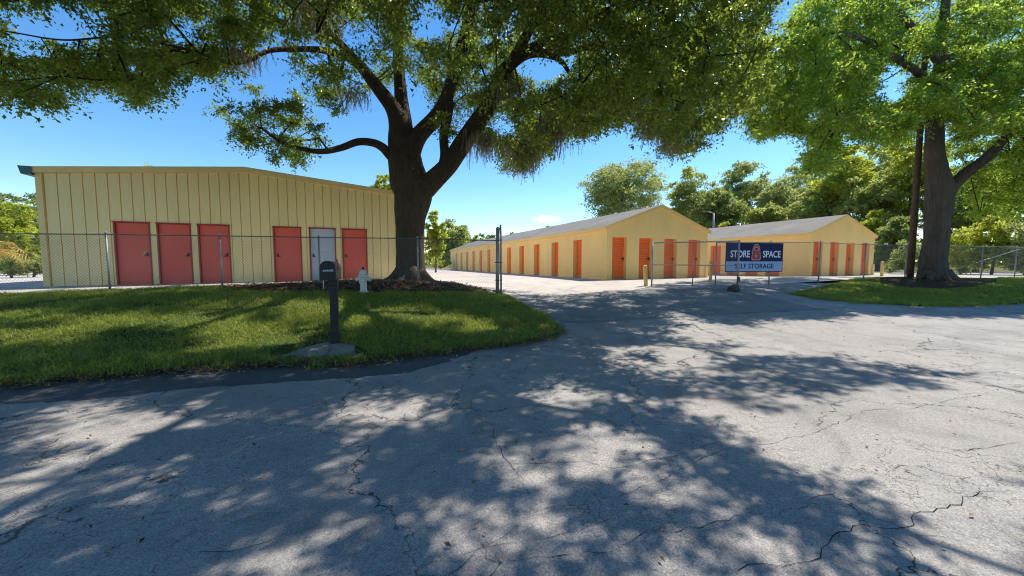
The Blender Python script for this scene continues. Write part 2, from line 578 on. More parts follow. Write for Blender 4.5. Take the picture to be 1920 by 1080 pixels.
def tag(o, label=None, cat=None, group=None, kind=None):
    if label:
        o['label'] = label
    if cat:
        o['category'] = cat
    if group:
        o['group'] = group
    if kind:
        o['kind'] = kind
    return o


def empty(name, loc=(0, 0, 0), rz=0.0):
    o = bpy.data.objects.new(name, None)
    C.objects.link(o)
    o.location = loc
    o.rotation_euler.z = rz
    o.empty_display_size = 0.3
    return o


def copy_tree(o, parent=None):
    c = o.copy()
    C.objects.link(c)
    if parent is not None:
        c.parent = parent
    for ch in list(o.children):
        copy_tree(ch, c)
    return c


def np_mesh(name, V, nper, mat, parent=None, smooth=False):
    """V: (n, nper, 3) separate faces"""
    n = V.shape[0]
    me = bpy.data.meshes.new(name)
    me.vertices.add(n * nper)
    me.vertices.foreach_set('co', V.reshape(-1).astype(np.float32))
    me.loops.add(n * nper)
    me.loops.foreach_set('vertex_index', np.arange(n * nper, dtype=np.int32))
    me.polygons.add(n)
    me.polygons.foreach_set('loop_start', np.arange(0, n * nper, nper, dtype=np.int32))
    me.polygons.foreach_set('loop_total', np.full(n, nper, dtype=np.int32))
    me.update()
    me.validate()
    me.materials.append(mat)
    o = bpy.data.objects.new(name, me)
    C.objects.link(o)
    if parent is not None:
        o.parent = parent
    return o


def grid_sheet(name, front, back, rows, mat, off, sub=1, kind='structure', parent=None, jit=0.0, seed=1):
    """ruled sheet between two polylines (xy) with the ground height plus off"""
    rg = np.random.default_rng(seed)

    def dens(P):
        P = np.array([(p[0], p[1]) for p in P], dtype=float)
        out = []
        for a, b in zip(P[:-1], P[1:]):
            for k in range(sub):
                out.append(a + (b - a) * k / sub)
        out.append(P[-1])
        return np.array(out)
    A, B = dens(front), dens(back)
    if jit:
        A = A + rg.normal(0, jit, A.shape)
    n = len(A)
    t = np.linspace(0, 1, rows + 1)
    X = A[:, None, 0] * (1 - t) + B[:, None, 0] * t
    Y = A[:, None, 1] * (1 - t) + B[:, None, 1] * t
    Z = G(X, Y) + off
    v = np.stack([X, Y, Z], -1).reshape(-1, 3)
    f = []
    m = rows + 1
    for i in range(n - 1):
        for j in range(rows):
            a = i * m + j
            f.append((a, a + m, a + m + 1, a + 1))
    me = bpy.data.meshes.new(name)
    me.from_pydata(v.tolist(), [], f)
    me.update()
    if me.polygons[len(me.polygons) // 2].normal.z < 0:
        me.flip_normals()
    me.materials.append(mat)
    me.polygons.foreach_set('use_smooth', [True] * len(me.polygons))
    o = bpy.data.objects.new(name, me)
    C.objects.link(o)
    if parent is not None:
        o.parent = parent
    if kind:
        o['kind'] = kind
    return o


# ------------------------------------------------------------------ ground, road, drive
ax = np.r_[-900, -500, -260, -150, -100, -75, np.arange(-60, 60.1, 1.0), 75, 100, 150, 260, 500, 900]
ay = np.r_[-600, -250, -100, -60, np.arange(-40, 80.1, 1.0), 100, 150, 260, 500, 1200]
GX, GY = np.meshgrid(ax, ay, indexing='ij')
GZ = G(GX, GY) - 0.09
gv = np.stack([GX, GY, GZ], -1).reshape(-1, 3)
ny = len(ay)
gf = [(i * ny + j, (i + 1) * ny + j, (i + 1) * ny + j + 1, i * ny + j + 1) for i in range(len(ax) - 1) for j in range(ny - 1)]
me = bpy.data.meshes.new('ground')
me.from_pydata(gv.tolist(), [], gf)
me.materials.append(M['earth'])
me.polygons.foreach_set('use_smooth', [True] * len(me.polygons))
o = bpy.data.objects.new('ground', me)
C.objects.link(o)
tag(o, kind='structure')

FA = (-11.36, 10.36)


def fenceL(x):
    return 10.36 + 0.206 * (x + 11.36)


def fenceR(x):
    return 13.2 + 0.225 * x


xs = np.linspace(-70, 70, 281)
yb = np.interp(xs, [-70, -18, -6, -2, 0.5, 1.5, 3.5, 7, 10, 12.5, 18, 26, 70], [2.5, 3.6, 5.3, 6.6, 11.5, 14.2, 15.2, 16.4, 16.8, 16.2, 14.2, 13.0, 9])
road = grid_sheet('road', [(x, -18) for x in xs], list(zip(xs, yb)), 64, M['road'], 0.0)

# apron
xa = np.linspace(-40, 44, 169)


def apron_front(x):
    w = 0.12 * math.sin(x * 2.1) + 0.08 * math.sin(x * 5.3)
    if x < -0.8:
        return fenceL(x) + 0.55
    if x < 7.5:
        t = (x + 0.8) / 8.3
        return 12.9 + 1.0 * t + w
    return fenceR(x) + 0.15


grid_sheet('apron', [(x, apron_front(x)) for x in xa], [(x, 62) for x in xa], 90, M['apron'], 0.012)
# asphalt driveway tongue
xd = np.linspace(-0.9, 8.6, 40)
grid_sheet('driveway', [(x + 0.0, 8.0 + 0.25 * (x)) for x in xd], [(x, apron_front(x) + 0.02) for x in xd], 24, M['drive'], 0.006)

# lawns
lf = [(-30, 1.6), (-18, 2.7)] + [tuple(ground(*p))[:2] for p in ((0, 725), (130, 713), (260, 702), (400, 691), (520, 684), (640, 681), (700, 677), (760, 668), (850, 658), (930, 650), (1000, 640), (1040, 628), (1036, 612), (1012, 595), (988, 580), (962, 565), (943, 554))]
lb = [(-30, fenceL(-30) + .35), (-18, fenceL(-18) + .35)] + [(x, fenceL(x) + .35) for x in (-14.4, -12.9, -11.4, -9.4, -7.9, -6.4, -5.4, -4.5, -3.6, -2.9, -2.2, -1.8, -1.4, -1.1, -.9, -.7, -.55)]
lawnL = grid_sheet('lawn', lf, lb, 40, M['lawn'], 0.035, sub=10, jit=0.06, seed=3)
rf = [tuple(ground(*p))[:2] for p in ((1492, 553), (1520, 558), (1560, 563), (1600, 567), (1680, 572), (1750, 575), (1830, 574), (1920, 569))] + [(22, 11.9), (30, 11.0), (45, 9)]
rb = [tuple(ground(*p))[:2] for p in ((1496, 548), (1530, 541), (1565, 534))] + [(x, fenceR(x) + .1) for x in (15.5, 17, 18.5, 20, 22, 26, 33, 48)]
lawnR = grid_sheet('lawn', rf, rb, 30, M['lawn'], 0.035, sub=10, jit=0.035, seed=4)

# dark strip of newer asphalt along the lawn
sf = [(-18, 2.2)] + [tuple(ground(*p))[:2] for p in ((0, 758), (110, 753), (220, 745), (330, 730), (450, 722), (560, 714), (660, 709), (760, 700), (850, 676), (900, 655))]
sb = [(-18, 2.85)] + [tuple(ground(*p))[:2] for p in ((0, 722), (110, 712), (220, 702), (330, 694), (450, 685), (560, 680), (660, 676), (760, 664), (850, 655), (900, 650))]
grid_sheet('asphalt_strip', sf, sb, 8, M['strip'], 0.005, sub=8, jit=0.015, seed=8)
# concrete footing under the mailbox
pf = [tuple(ground(*p))[:2] for p in ((512, 690), (560, 690), (620, 687), (680, 684))]
pb = [tuple(ground(*p))[:2] for p in ((530, 672), (575, 655), (625, 643), (665, 650))]
pad = grid_sheet('concrete_footing', pf, pb, 10, M['pad'], 0.042, sub=8, jit=0.07, seed=9, kind=None)
tag(pad, 'broken grey concrete footing around the base of the black mailbox post', 'footing')
# mulch bed round the oak
mf = [tuple(ground(*p))[:2] for p in ((400, 541), (450, 546), (540, 549), (640, 550), (740, 550), (830, 549), (900, 548), (940, 546))]
mb = [(-8.3, 11.5), (-7.2, 12.0), (-6.2, 13), (-5.5, 14.2), (-4.2, 15), (-2.4, 14.6), (-1.3, 13.8), (-.4, 13.2)]
mulch = grid_sheet('mulch_bed', mf, mb, 22, M['mulch'], 0.05, sub=6, jit=0.03, seed=11)
mf2 = [tuple(ground(*p))[:2] for p in ((1650, 533), (1700, 541), (1760, 545), (1830, 540), (1870, 531))]
mb2 = [(16.4, 17.0), (17.6, 17.4), (18.6, 17.6), (19.6, 17.6), (20.5, 17.6)]
grid_sheet('mulch_bed', mf2, mb2, 12, M['mulch'], 0.05, sub=6, jit=0.03, seed=12)

# long wandering cracks in the road
rc = random.Random(5)
cracks = MB()


def crack(pts, w):
    P = [ground(*p) for p in pts]
    path = []
    for a, b in zip(P[:-1], P[1:]):
        n = max(3, int((b - a).length / 0.06))
        for k in range(n):
            path.append(a.lerp(b, k / n))
    path.append(P[-1])
    L = len(path)
    out = []
    off = 0.0
    for k, p in enumerate(path):
        off = off * 0.8 + rc.gauss(0, 0.014)
        q = path[min(k + 1, L - 1)] - path[max(k - 1, 0)]
        nr = Vector((-q.y, q.x, 0)).normalized()
        ww = w * 0.36 * (0.25 + rc.random() ** 1.5) * min(1, 6 * (1 - k / L) + 0.2)
        out.append((p + nr * (off + ww), p + nr * (off - ww)))
    for (a, b), (c, d) in zip(out[:-1], out[1:]):
        cracks.quad(*[(v.x, v.y, g(v.x, v.y) + 0.004) for v in (a, b, d, c)])


for pts, w in (([(700, 1079), (880, 1030), (1060, 1000), (1170, 985), (1250, 1000)], .003),
               ([(960, 1060), (1160, 1022), (1250, 1005), (1290, 990), (1380, 970), (1460, 955), (1550, 928), (1597, 917)], .006),
               ([(1390, 1078), (1470, 1065), (1540, 1048), (1570, 1010), (1620, 985), (1700, 990), (1760, 955), (1850, 935), (1896, 921)], .007),
               ([(380, 1030), (470, 1020), (520, 1010), (600, 985), (760, 955)], .006),
               ([(960, 870), (1080, 865), (1150, 880), (1240, 860), (1330, 835), (1400, 820)], .005),
               ([(885, 750), (890, 770), (925, 800), (940, 850), (985, 900)], .007),
               ([(905, 1020), (925, 1060), (915, 1080)], .006), ([(840, 1079), (900, 1035), (960, 1000)], .005),
               ([(1020, 955), (1120, 940), (1230, 905), (1300, 870), (1400, 830)], .005),
               ([(1420, 835), (1560, 800), (1620, 770), (1700, 765), (1860, 740), (1898, 735)], .006),
               ([(1560, 920), (1640, 975), (1720, 1000), (1800, 1010), (1880, 1050)], .004),
               ([(1790, 850), (1850, 840), (1900, 830)], .006), ([(1850, 870), (1880, 900), (1896, 922)], .003),
               ([(1105, 960), (1120, 985), (1165, 1025)], .004), ([(1590, 720), (1750, 690), (1919, 675)], .006),
               ([(20, 1060), (120, 1010), (210, 980), (330, 960)], .004), ([(0, 830), (60, 855), (150, 880), (300, 860)], .003)):
    crack(pts, w)
co = cracks.build('road_crack', M['crack'], road)
co.matrix_parent_inverse = Matrix.Identity(4)


# ------------------------------------------------------------------ buildings
RZ = math.radians(22.0)
UX = Vector((math.cos(RZ), math.sin(RZ), 0))
VY = Vector((-math.sin(RZ), math.cos(RZ), 0))


def wall_face(mb, p0, ux, inn, xs_, topf, openings, jamb, z0=0.0, prof=None):
    """vertical wall in plane through p0 along ux with openings (a,b,ztop); inn = inward dir"""
    br = set(xs_)
    for a, b, zt in openings:
        br |= {a, b}
    br = sorted(br)
    pr = prof or (lambda x: 0.0)

    def P(x, z, d=0.0):
        return p0 + ux * x + inn * (d - pr(x)) + Vector((0, 0, z))
    for a, b in zip(br[:-1], br[1:]):
        mid = (a + b) / 2
        zb = z0
        for oa, ob, zt in openings:
            if oa <= mid <= ob:
                zb = zt
        mb.quad(P(a, zb), P(b, zb), P(b, topf(b)), P(a, topf(a)))
    for oa, ob, zt in openings:
        mb.quad(P(oa, z0), P(oa, zt), P(oa, zt, jamb), P(oa, z0, jamb))
        mb.quad(P(ob, z0), P(ob, z0, jamb), P(ob, zt, jamb), P(ob, zt))
        mb.quad(P(oa, zt), P(ob, zt), P(ob, zt, jamb), P(oa, zt, jamb))


def rollup_door(w, h):
    mb = MB()
    n = int(h / 0.085)
    prof = []
    for k in range(n):
        z = h * k / n
        dz = h / n
        prof += [(z, 0.0), (z + dz * .62, 0.0), (z + dz * .74, 0.03), (z + dz * .9, 0.03)]
    prof.append((h, 0.0))
    for (z0, y0), (z1, y1) in zip(prof[:-1], prof[1:]):
        mb.quad((0, y0, z0), (w, y0, z0), (w, y1, z1), (0, y1, z1))
    mb.box((0, -0.025, 0.0), (w, -0.002, 0.06))
    return mb


def storage_block(name, origin, W, L, wall_h, rise, gable_doors, side_doors, label, dw=0.91, dh=2.1, sill=0.1):
    root = empty(name, origin, RZ)
    tag(root, label, 'storage building', 'yellow storage unit buildings')
    base = MB()
    base.box((-0.06, -0.06, -0.5), (W + 0.06, L + 0.06, 0.0))
    base.build('foundation', M['slab'], root)
    wb = MB()
    X = Vector((1, 0, 0))
    Yv = Vector((0, 1, 0))

    def top(x):
        return wall_h + rise * (1 - abs(x - W / 2) / (W / 2))
    wall_face(wb, Vector((0, 0, 0)), X, Yv, [0, W / 2, W], top, [(a, a + dw, sill + dh) for a in gable_doors], 0.30)
    wall_face(wb, Vector((0, L, 0)), -Yv, X, [0, L], lambda x: wall_h, [(L - t - dw, L - t, sill + dh) for t in side_doors], 0.30)
    wb.quad((W, 0, 0), (W, L, 0), (W, L, wall_h), (W, 0, wall_h))
    wb.poly([(W, L, 0), (0, L, 0), (0, L, wall_h), (W / 2, L, wall_h + rise), (W, L, wall_h)])
    wb.build('wall', M['stucco'], root)
    # roof with slightly wavy edge
    rb_ = MB()
    ov = 0.16
    sl = rise / (W / 2)
    n = 60
    th = 0.10
    for sgn in (-1, 1):
        for k in range(n):
            y0 = -0.10 + (L + 0.2) * k / n
            y1 = -0.10 + (L + 0.2) * (k + 1) / n

            def rp(s, y, dz=0.0):
                x = W / 2 + sgn * s
                wv = 0.018 * mnoise.noise((x * .8, y * 0.7, sgn * 3.0))
                return (x, y, wall_h + rise - sl * s + th + dz + wv)
            for a, b in ((0, .33), (.33, .66), (.66, 1)):
                s0 = (W / 2 + ov) * a
                s1 = (W / 2 + ov) * b
                q = [rp(s0, y0), rp(s1, y0), rp(s1, y1), rp(s0, y1)]
                rb_.quad(*(q if sgn > 0 else q[::-1]))
    rb_.build('roof', M['roof'], root, smooth=False)
    tr = MB()
    # eave fascias and rake boards
    for sgn in (-1, 1):
        xe = W / 2 + sgn * (W / 2 + ov)
        ze = wall_h - sl * ov
        tr.box((min(xe, xe - sgn * .03), -0.1, ze - 0.07), (max(xe, xe - sgn * .03), L + 0.1, ze + th - 0.004))
        for y in (-0.10, -0.06):
            pass
        a = Vector((W / 2, -0.098, wall_h + rise + th - .004))
        b = Vector((xe, -0.098, ze + th - .004))
        d = Vector((0, 0, -0.15))
        tr.quad(a, a + d, b + d, b) if sgn > 0 else tr.quad(b, b + d, a + d, a)
        e = Vector((0, 0.098, 0))
        tr.quad(a + d, a + d + e, b + d + e, b + d)
        # soffit
        zs = ze - 0.045
        tr.quad((xe, -0.09, zs), (xe, L + .09, zs), (W / 2 + sgn * (W / 2 - .0), L + .09, zs + .02), (W / 2 + sgn * (W / 2), -0.09, zs + .02))
    tr.build('fascia', M['stucco_trim'], root)
    for x0 in (-0.02, W - 0.16):
        gut = MB()
        gut.box((x0, -0.075, 0.0), (x0 + 0.18, -0.005, 0.78))
        gut.build('corner_guard', M['stucco_trim'], root)
    d0 = None

    def door(loc, rz, flip):
        nonlocal d0
        if d0 is None:
            d = rollup_door(dw - 0.01, dh).build('door', M['orange'], root)
            h = MB()
            h.box((dw * .80, -0.05, 0.98), (dw * .97, -0.005, 1.015))
            h.box((dw * .93, -0.035, 0.93), (dw * .98, -0.003, 1.07))
            h.build('handle', M['dark'], d)
            q = MB()
            q.box((0.0, -0.225, -0.101), (dw - 0.012, 0.06, -0.003))
            q.build('sill', M['slab'], d)
            d0 = d
        else:
            d = copy_tree(d0, root)
        d.location = loc
        d.rotation_euler.z = rz
    for a in gable_doors:
        door((a + 0.005, 0.24, sill + 0.002), 0, False)
    for t in side_doors:
        door((0.24, t + dw - 0.005, sill + 0.002), -math.pi / 2, True)
    return root


mid = storage_block('storage_building', (4.83, 18.9, 0.60), 7.0, 36.0, 2.68, 1.24, [.33, 2.05, 3.77, 5.53], [2.34 + 2.7 * k for k in range(12)],
                    'long low yellow storage building with thirteen side doors and grey gable roof, behind the open gateway')
mid['label'] = 'longest yellow stucco storage building, its row of orange doors receding behind the open gateway'
rgt = storage_block('storage_building', (18.3, 22.8, 0.62), 7.0, 34.0, 2.68, 1.20, [.33, 2.05, 3.77, 5.53], [1.75 + 1.45 * k for k in range(5)],
                    'yellow stucco storage building with grey gable roof, behind the banner and beside the right oak')

# --- left metal building
LB = empty('metal_building', (-15.0, 11.9, 0.68), RZ)
tag(LB, 'cream ribbed metal storage building with five red doors and one blue door', 'storage building')
LW, LL = 11.0, 24.0
EH, PK = 3.69, 4.20
ldoors = [1.71, 2.84, 3.985, 6.30, 7.52, 8.70]
DWL, DHL = 0.96, 2.2


def ltop(x):
    return EH + (PK - EH) * (1 - abs(x - LW / 2) / (LW / 2))


ribx = [0]
rset = []
x = 0.12
while x < LW - 0.1:
    rset.append(x)
    ribx += [x - 0.013, x - 0.011, x + 0.011, x + 0.013]
    x += 0.305
ribx += [LW / 2, LW]


def lprof(x):
    for r in rset:
        d = abs(x - r)
        if d <= 0.0131:
            return -0.05 if d <= 0.0111 else 0.0
    return 0.0


wb = MB()
wall_face(wb, Vector((0, 0, 0)), Vector((1, 0, 0)), Vector((0, 1, 0)), ribx, ltop, [(a, a + DWL, DHL) for a in ldoors], 0.10, prof=lprof)
wb.quad((0, LL, 0), (0, 0, 0), (0, 0, EH), (0, LL, EH))
wb.quad((LW, 0, 0), (LW, LL, 0), (LW, LL, EH), (LW, 0, EH))
wb.poly([(LW, LL, 0), (0, LL, 0), (0, LL, EH), (LW / 2, LL, PK), (LW, LL, EH)])
wb.build('wall', M['cream'], LB)
fb = MB()
fb.box((-0.05, -0.06, -0.5), (LW + .05, LL + .05, 0.0))
fb.build('foundation', M['slab'], LB)
rb_ = MB()
for s0, s1 in ((-0.12, LW / 2), (LW / 2, LW + .12)):
    z0, z1 = (ltop(0) - .01, PK) if s0 < 0 else (PK, ltop(LW) - .01)
    rb_.quad((s0, -.12, z0 + .12), (s1, -.12, z1 + .12), (s1, LL + .1, z1 + .12), (s0, LL + .1, z0 + .12))
rb_.build('roof', M['metal_roof'], LB)
tr = MB()
for s0, s1, z0, z1 in ((-0.10, LW / 2, EH, PK), (LW / 2, LW + .1, PK, EH)):
    tr.quad((s0, -.10, z0 - .07), (s1, -.10, z1 - .07), (s1, -.115, z1 + .112), (s0, -.115, z0 + .112))
    tr.quad((s0, -.0, z0 - .09), (s1, -.0, z1 - .09), (s1, -.10, z1 - .07), (s0, -.10, z0 - .07))
tr.box((-.05, -.045, 0), (0.10, -.012, EH - .09))
tr.box((LW - .10, -.045, 0), (LW + .05, -.012, EH - .09))
tr.build('rake_trim', M['cream_trim'], LB)
gt = MB()
gt.poly([(-.36, -.14, EH + .11), (-.30, -.14, EH - .14), (-.06, -.14, EH - .14), (-.06, -.14, EH + .11)])
gt.box((-.36, -.138, EH + .09), (-.06, LL, EH + .11))
gt.quad((-.36, LL, EH + .11), (-.30, LL, EH - .14), (-.30, -.14, EH - .14), (-.36, -.14, EH + .11))
gt.quad((-.30, -.14, EH - .14), (-.30, LL, EH - .14), (-.06, LL, EH - .14), (-.06, -.14, EH - .14))
gt.build('gutter', M['teal'], LB)
hd = [1, 1, 1, 0, 0, 0]
d_red = None
for k, a in enumerate(ldoors):
    mat = M['blue'] if k == 4 else M['red']
    d = MB()
    d.box((0, 0, 0), (DWL - .09, .045, DHL - .05))
    d = d.build('door', mat, LB, (a + .045, .055, .003), bevel=.006)
    if k == 4:
        d['label'] = 'blue grey door with small white notice'
    fr = MB()
    fr.box((-.044, -.075, -.003), (-.003, .04, DHL - .049))
    fr.box((DWL - .087, -.075, -.003), (DWL - .046, .04, DHL - .049))
    fr.box((-.06, -.09, DHL - .048), (DWL - .03, .04, DHL - .004))
    fr.build('door_frame', M['red_dark'], d)
    hx = DWL - .20 if hd[k] else .06
    h = MB()
    h.box((hx, -.03, 1.02), (hx + .06, -.001, 1.14))
    h.tube([(hx + .03, -.05, 1.06), (hx + (.0 if hd[k] else .06), -.05, 1.05), (hx + (-.06 if hd[k] else .12), -.05, 1.02)], .012, 8)
    h.build('handle', M['dark'], d)
    if k == 0:
        p = MB()
        p.poly([(.62, -.004, 1.0), (.70, -.004, 1.05), (.78, -.004, 1.22), (.72, -.004, 1.20), (.65, -.004, 1.13)])
        p.build('scuff', M['lock_pink'], d)
    if k == 4:
        p = MB()
        p.box((.30, -.006, 1.38), (.33, -.001, 1.62))
        p.box((.30, -.006, 1.30), (.60, -.001, 1.37))
        p.build('notice', M['white'], d)


# ------------------------------------------------------------------ fences
def chain_mesh(mb, a, b, z0a, z0b, h, step=0.085, r=0.0024, clip=None):
    """real diagonal wires between two posts"""
    a = Vector(a)
    b = Vector(b)
    L = (b - a).length
    d = (b - a) / L
    n = Vector((-d.y, d.x, 0))

    def pt(s, z):
        zb = z0a + (z0b - z0a) * s / L
        return Vector((a.x + d.x * s, a.y + d.y * s, zb + z))
    k = -int(h / step) - 1
    while k * step < L:
        for sg in (1, -1):
            s0 = k * step
            s1 = s0 + h
            za, zb = (0, h) if sg > 0 else (h, 0)
            t0 = max(0, -s0 / h) if s0 < 0 else 0
            t1 = min(1, (L - s0) / h)
            if t1 - t0 < 0.01:
                continue
            p = pt(s0 + h * t0, za + (zb - za) * t0) + n * (sg * .003)
            q = pt(s0 + h * t1, za + (zb - za) * t1) + n * (sg * .003)
            w = (q - p).normalized()
            u = w.cross(n).normalized()
            i = len(mb.v)
            for e in (p, q):
                for aa in (0, 2.094, 4.189):
                    mb.v.append(tuple(e + u * (r * math.cos(aa)) + n * (r * math.sin(aa))))
            for j in range(3):
                j2 = (j + 1) % 3
                mb.f.append((i + j, i + j2, i + 3 + j2, i + 3 + j))
        k += 1


def fence(name, pts, tops, label, post_r=0.026, bury=0.2, rail_r=0.015, skip_posts=(), rail_mat=None):
    """pts: xy of posts, tops: z of the rail at each"""
    root = empty(name, (pts[0][0], pts[0][1], 0))
    o_ = Vector((pts[0][0], pts[0][1], 0))
    tag(root, label, 'fence')
    rail = MB()
    rail.tube([Vector((p[0], p[1], t)) - o_ for p, t in zip(pts, tops)], rail_r, 8)
    rail.build('top_rail', rail_mat or M['galv'], root, smooth=True)
    for k, (p, t) in enumerate(zip(pts, tops)):
        if k in skip_posts:
            continue
        z0 = g(p[0], p[1]) - bury
        lean = (random.Random(k + len(pts)).random() - .5) * .05
        m = MB()
        m.tube([Vector((p[0] + lean, p[1] + .06, z0)) - o_, Vector((p[0], p[1] + .055, t + .03)) - o_], post_r, 10)
        m.lathe([(post_r * 1.15, 0), (post_r * 1.2, .03), (post_r * .7, .06), (.004, .07)], 10, (p[0] - o_.x, p[1] + .055 - o_.y, t + .02))
        m.build('post', M['galv'], root, smooth=True)
    mm = MB()
    for (a, b, ta, tb) in zip(pts[:-1], pts[1:], tops[:-1], tops[1:]):
        ga, gb = g(*a) + .06, g(*b) + .06
        A = Vector((a[0], a[1], 0)) - o_
        B = Vector((b[0], b[1], 0)) - o_
        h = min(ta - ga, tb - gb) - .02
        chain_mesh(mm, A, B, ta - .02 - h, tb - .02 - h, h)
    mm.build('chain_link', M['wire'], root)
    return root


xl = []
for px in (-330, -80, 200, 413, 598, 783):
    r = (px - 960) / F
    X = r * (10.36 + .206 * 11.36) / (1 - .206 * r)
    xl.append((X, fenceL(X)))
GP = (-.5, 12.58)
xl.append((GP[0] - .05, GP[1]))
fence('chain_link_fence', xl, [2.22, 2.23, 2.26, 2.26, 2.25, 2.26, 2.22], 'chain link fence on thin posts in front of the cream metal building', skip_posts=(6,), rail_mat=M['rail'])
xr = []
for px in (1343, 1444, 1537, 1622, 1700, 1775, 1842, 1905, 1990, 2100):
    r = (px - 960) / F
    X = 13.2 * r / (1 - .225 * r)
    xr.append((X, fenceR(X)))
fence('chain_link_fence', xr, [2.30, 2.33, 2.35, 2.31, 2.30, 2.30, 2.30, 2.28, 2.3, 2.3], 'chain link fence carrying the banner and running behind the right oak')
# brace rails at the far right of the fence
br = MB()
A, B = Vector((*xr[7], 0)), Vector((*xr[5], 0))
br.tube([Vector((A.x, A.y - .03, 2.18)), Vector((B.x, B.y - .03, 1.05))], .02, 8)
bo = br.build('fence_brace', M['galv'], None, smooth=True)
tag(bo, 'grey diagonal brace pipe leaning on the fence right of the right oak', 'brace')

# tall paired gate post
gp = empty('gate_post', (GP[0], GP[1], g(*GP)))
tag(gp, 'tall steel double gate post at the lawn corner by the driveway', 'post')
m = MB()
m.tube([(0, 0, -.3), (.02, 0, 2.28)], .062, 14)
m.lathe([(.065, 0), (.07, .03), (.04, .07), (.006, .09)], 14, (.02, 0, 2.27))
m.build('post', M['galv'], gp, smooth=True)
m = MB()
m.tube([(.13, -.03, -.3), (.125, -.03, 2.05), (.11, -.03, 2.42)], .032, 10)
m.build('gate_pipe', M['galv'], gp, smooth=True)
for z in (.55, 1.15, 1.9):
    m = MB()
    m.tube([(-.085, -.03, z), (.05, -.085, z), (.17, -.05, z + .01), (.16, .03, z), (.03, .08, z), (-.08, .03, z), (-.085, -.03, z)], .012, 6)
    m.build('clamp', M['rust'], gp)

# open gate leaf
GA, GB_ = Vector((5.37, 14.2)), Vector((8.22, 13.45))
gl = empty('gate_leaf', (GA.x, GA.y, g(*GA)))
tag(gl, 'chain link gate leaf standing open in front of the banner, with rails and upright', 'gate')
dv = GB_ - GA
gw = dv.length
grz = math.atan2(dv.y, dv.x)
fr = MB()
zo = .03
H = 1.72


def LP(s, z):
    v = dv.normalized() * s
    return (v.x, v.y, z)


fr.tube([LP(0, zo), LP(0, H)], .032, 10)
fr.tube([LP(gw, zo - .05), LP(gw, H + .03)], .032, 10)
fr.tube([LP(0, H - .03), LP(gw, H)], .024, 8)
fr.tube([LP(0, zo + .06), LP(gw, zo + .03)], .020, 8)
fr.tube([LP(0, .86), LP(gw, .84)], .018, 8)
fr.tube([LP(gw * .49, zo + .03), LP(gw * .49, H - .02)], .018, 8)
fr.build('frame', M['galv'], gl, smooth=True)
mm = MB()
chain_mesh(mm, Vector(LP(.03, 0)), Vector(LP(gw - .03, 0)), .1, .1, H - .16, .08, .0026)
mm.build('chain_link', M['wire'], gl)
m = MB()
m.box((dv.normalized().x * gw - .05, dv.normalized().y * gw - .10, .25), (dv.normalized().x * gw + .03, dv.normalized().y * gw - .035, .42))
m.build('latch', M['rust'], gl)

# bollards
bol0 = None
for px, py, ph, Y, lab in ((1211, 541, 37, 14.6, 'yellow steel bollard leaning beside the left end of the open gate leaf'),
                           (1332, 524, 35, 17.6, 'yellow bollard standing behind the gate leaf near the corner of the long building'),
                           (1653, 518, 27, 21.5, 'yellow bollard standing right of the yellow building behind the banner')):
    p = ground(px, py)
    p = at(px, py, Y)
    p.z = g(p.x, p.y)
    m = MB()
    h = ph / F * Y + .05
    r = .075
    m.lathe([(r, -.2), (r, h - .05), (r * .92, h - .02), (r * .6, h), (.01, h + .01)], 16)
    o = m.build('bollard', M['yellow'], None, p, smooth=True)
    if px == 1211:
        o.rotation_euler = (0.0, math.radians(-4), 0)
    tag(o, lab, 'bollard', 'yellow bollards')

# rock by the gate
m = MB()
rr = random.Random(9)
for i in range(9):
    th = math.pi * i / 8
    for j in range(14):
        a = 2 * math.pi * j / 14
        v = Vector((math.sin(th) * math.cos(a), math.sin(th) * math.sin(a), math.cos(th)))
        k = 1 + .35 * mnoise.noise(v * 1.7) + .18 * mnoise.noise(v * 4)
        m.v.append((v.x * .22 * k, v.y * .17 * k, v.z * .17 * k))
for i in range(8):
    for j in range(14):
        a = i * 14 + j
        b = i * 14 + (j + 1) % 14
        m.f.append((a, a + 14, b + 14, b))
p = at(1376, 543, 13.2)
o = m.build('rock', M['rock'], None, (p.x, p.y, g(p.x, p.y) + .08))
tag(o, 'dark lump of rock on the ground holding the open gate leaf', 'rock')


# ------------------------------------------------------------------ banner
def text_mesh(name, txt, size, mat, parent, loc, sx=1.0, off=0.0, shear=0.0, spacing=1.0):
    cu = bpy.data.curves.new(name, 'FONT')
    cu.body = txt
    cu.size = size
    cu.offset = off
    cu.extrude = 0.0015
    cu.shear = shear
    cu.space_character = spacing
    cu.align_x = 'CENTER'
    cu.align_y = 'CENTER'
    tmp = bpy.data.objects.new(name + '_tmp', cu)
    C.objects.link(tmp)
    dg = bpy.context.evaluated_depsgraph_get()
    me = bpy.data.meshes.new_from_object(tmp.evaluated_get(dg))
    bpy.data.objects.remove(tmp)
    me.name = name
    me.materials.clear()
    me.materials.append(mat)
    o = bpy.data.objects.new(name, me)
    C.objects.link(o)
    o.parent = parent
    o.location = loc
    o.rotation_euler = (math.pi / 2, 0, 0)
    o.scale = (sx, 1, 1)
    return o


fd = Vector((1, .225, 0)).normalized()
frz = math.atan2(fd.y, fd.x)
r0 = (1356 - 960) / F
X0 = 13.2 * r0 / (1 - .225 * r0)
r1 = (1463 - 960) / F
X1 = 13.2 * r1 / (1 - .225 * r1)
bl = math.hypot(X1 - X0, .225 * (X1 - X0))
P0 = at(1356, 510, fenceR(X0))
bh = (511 - 457) / F * (fenceR(X0) + .3)
bn = empty('banner', (X0 + .03, fenceR(X0) - .06, P0.z), frz)
tag(bn, 'navy and pale blue storage banner with a red padlock emblem, tied to the fence', 'banner')


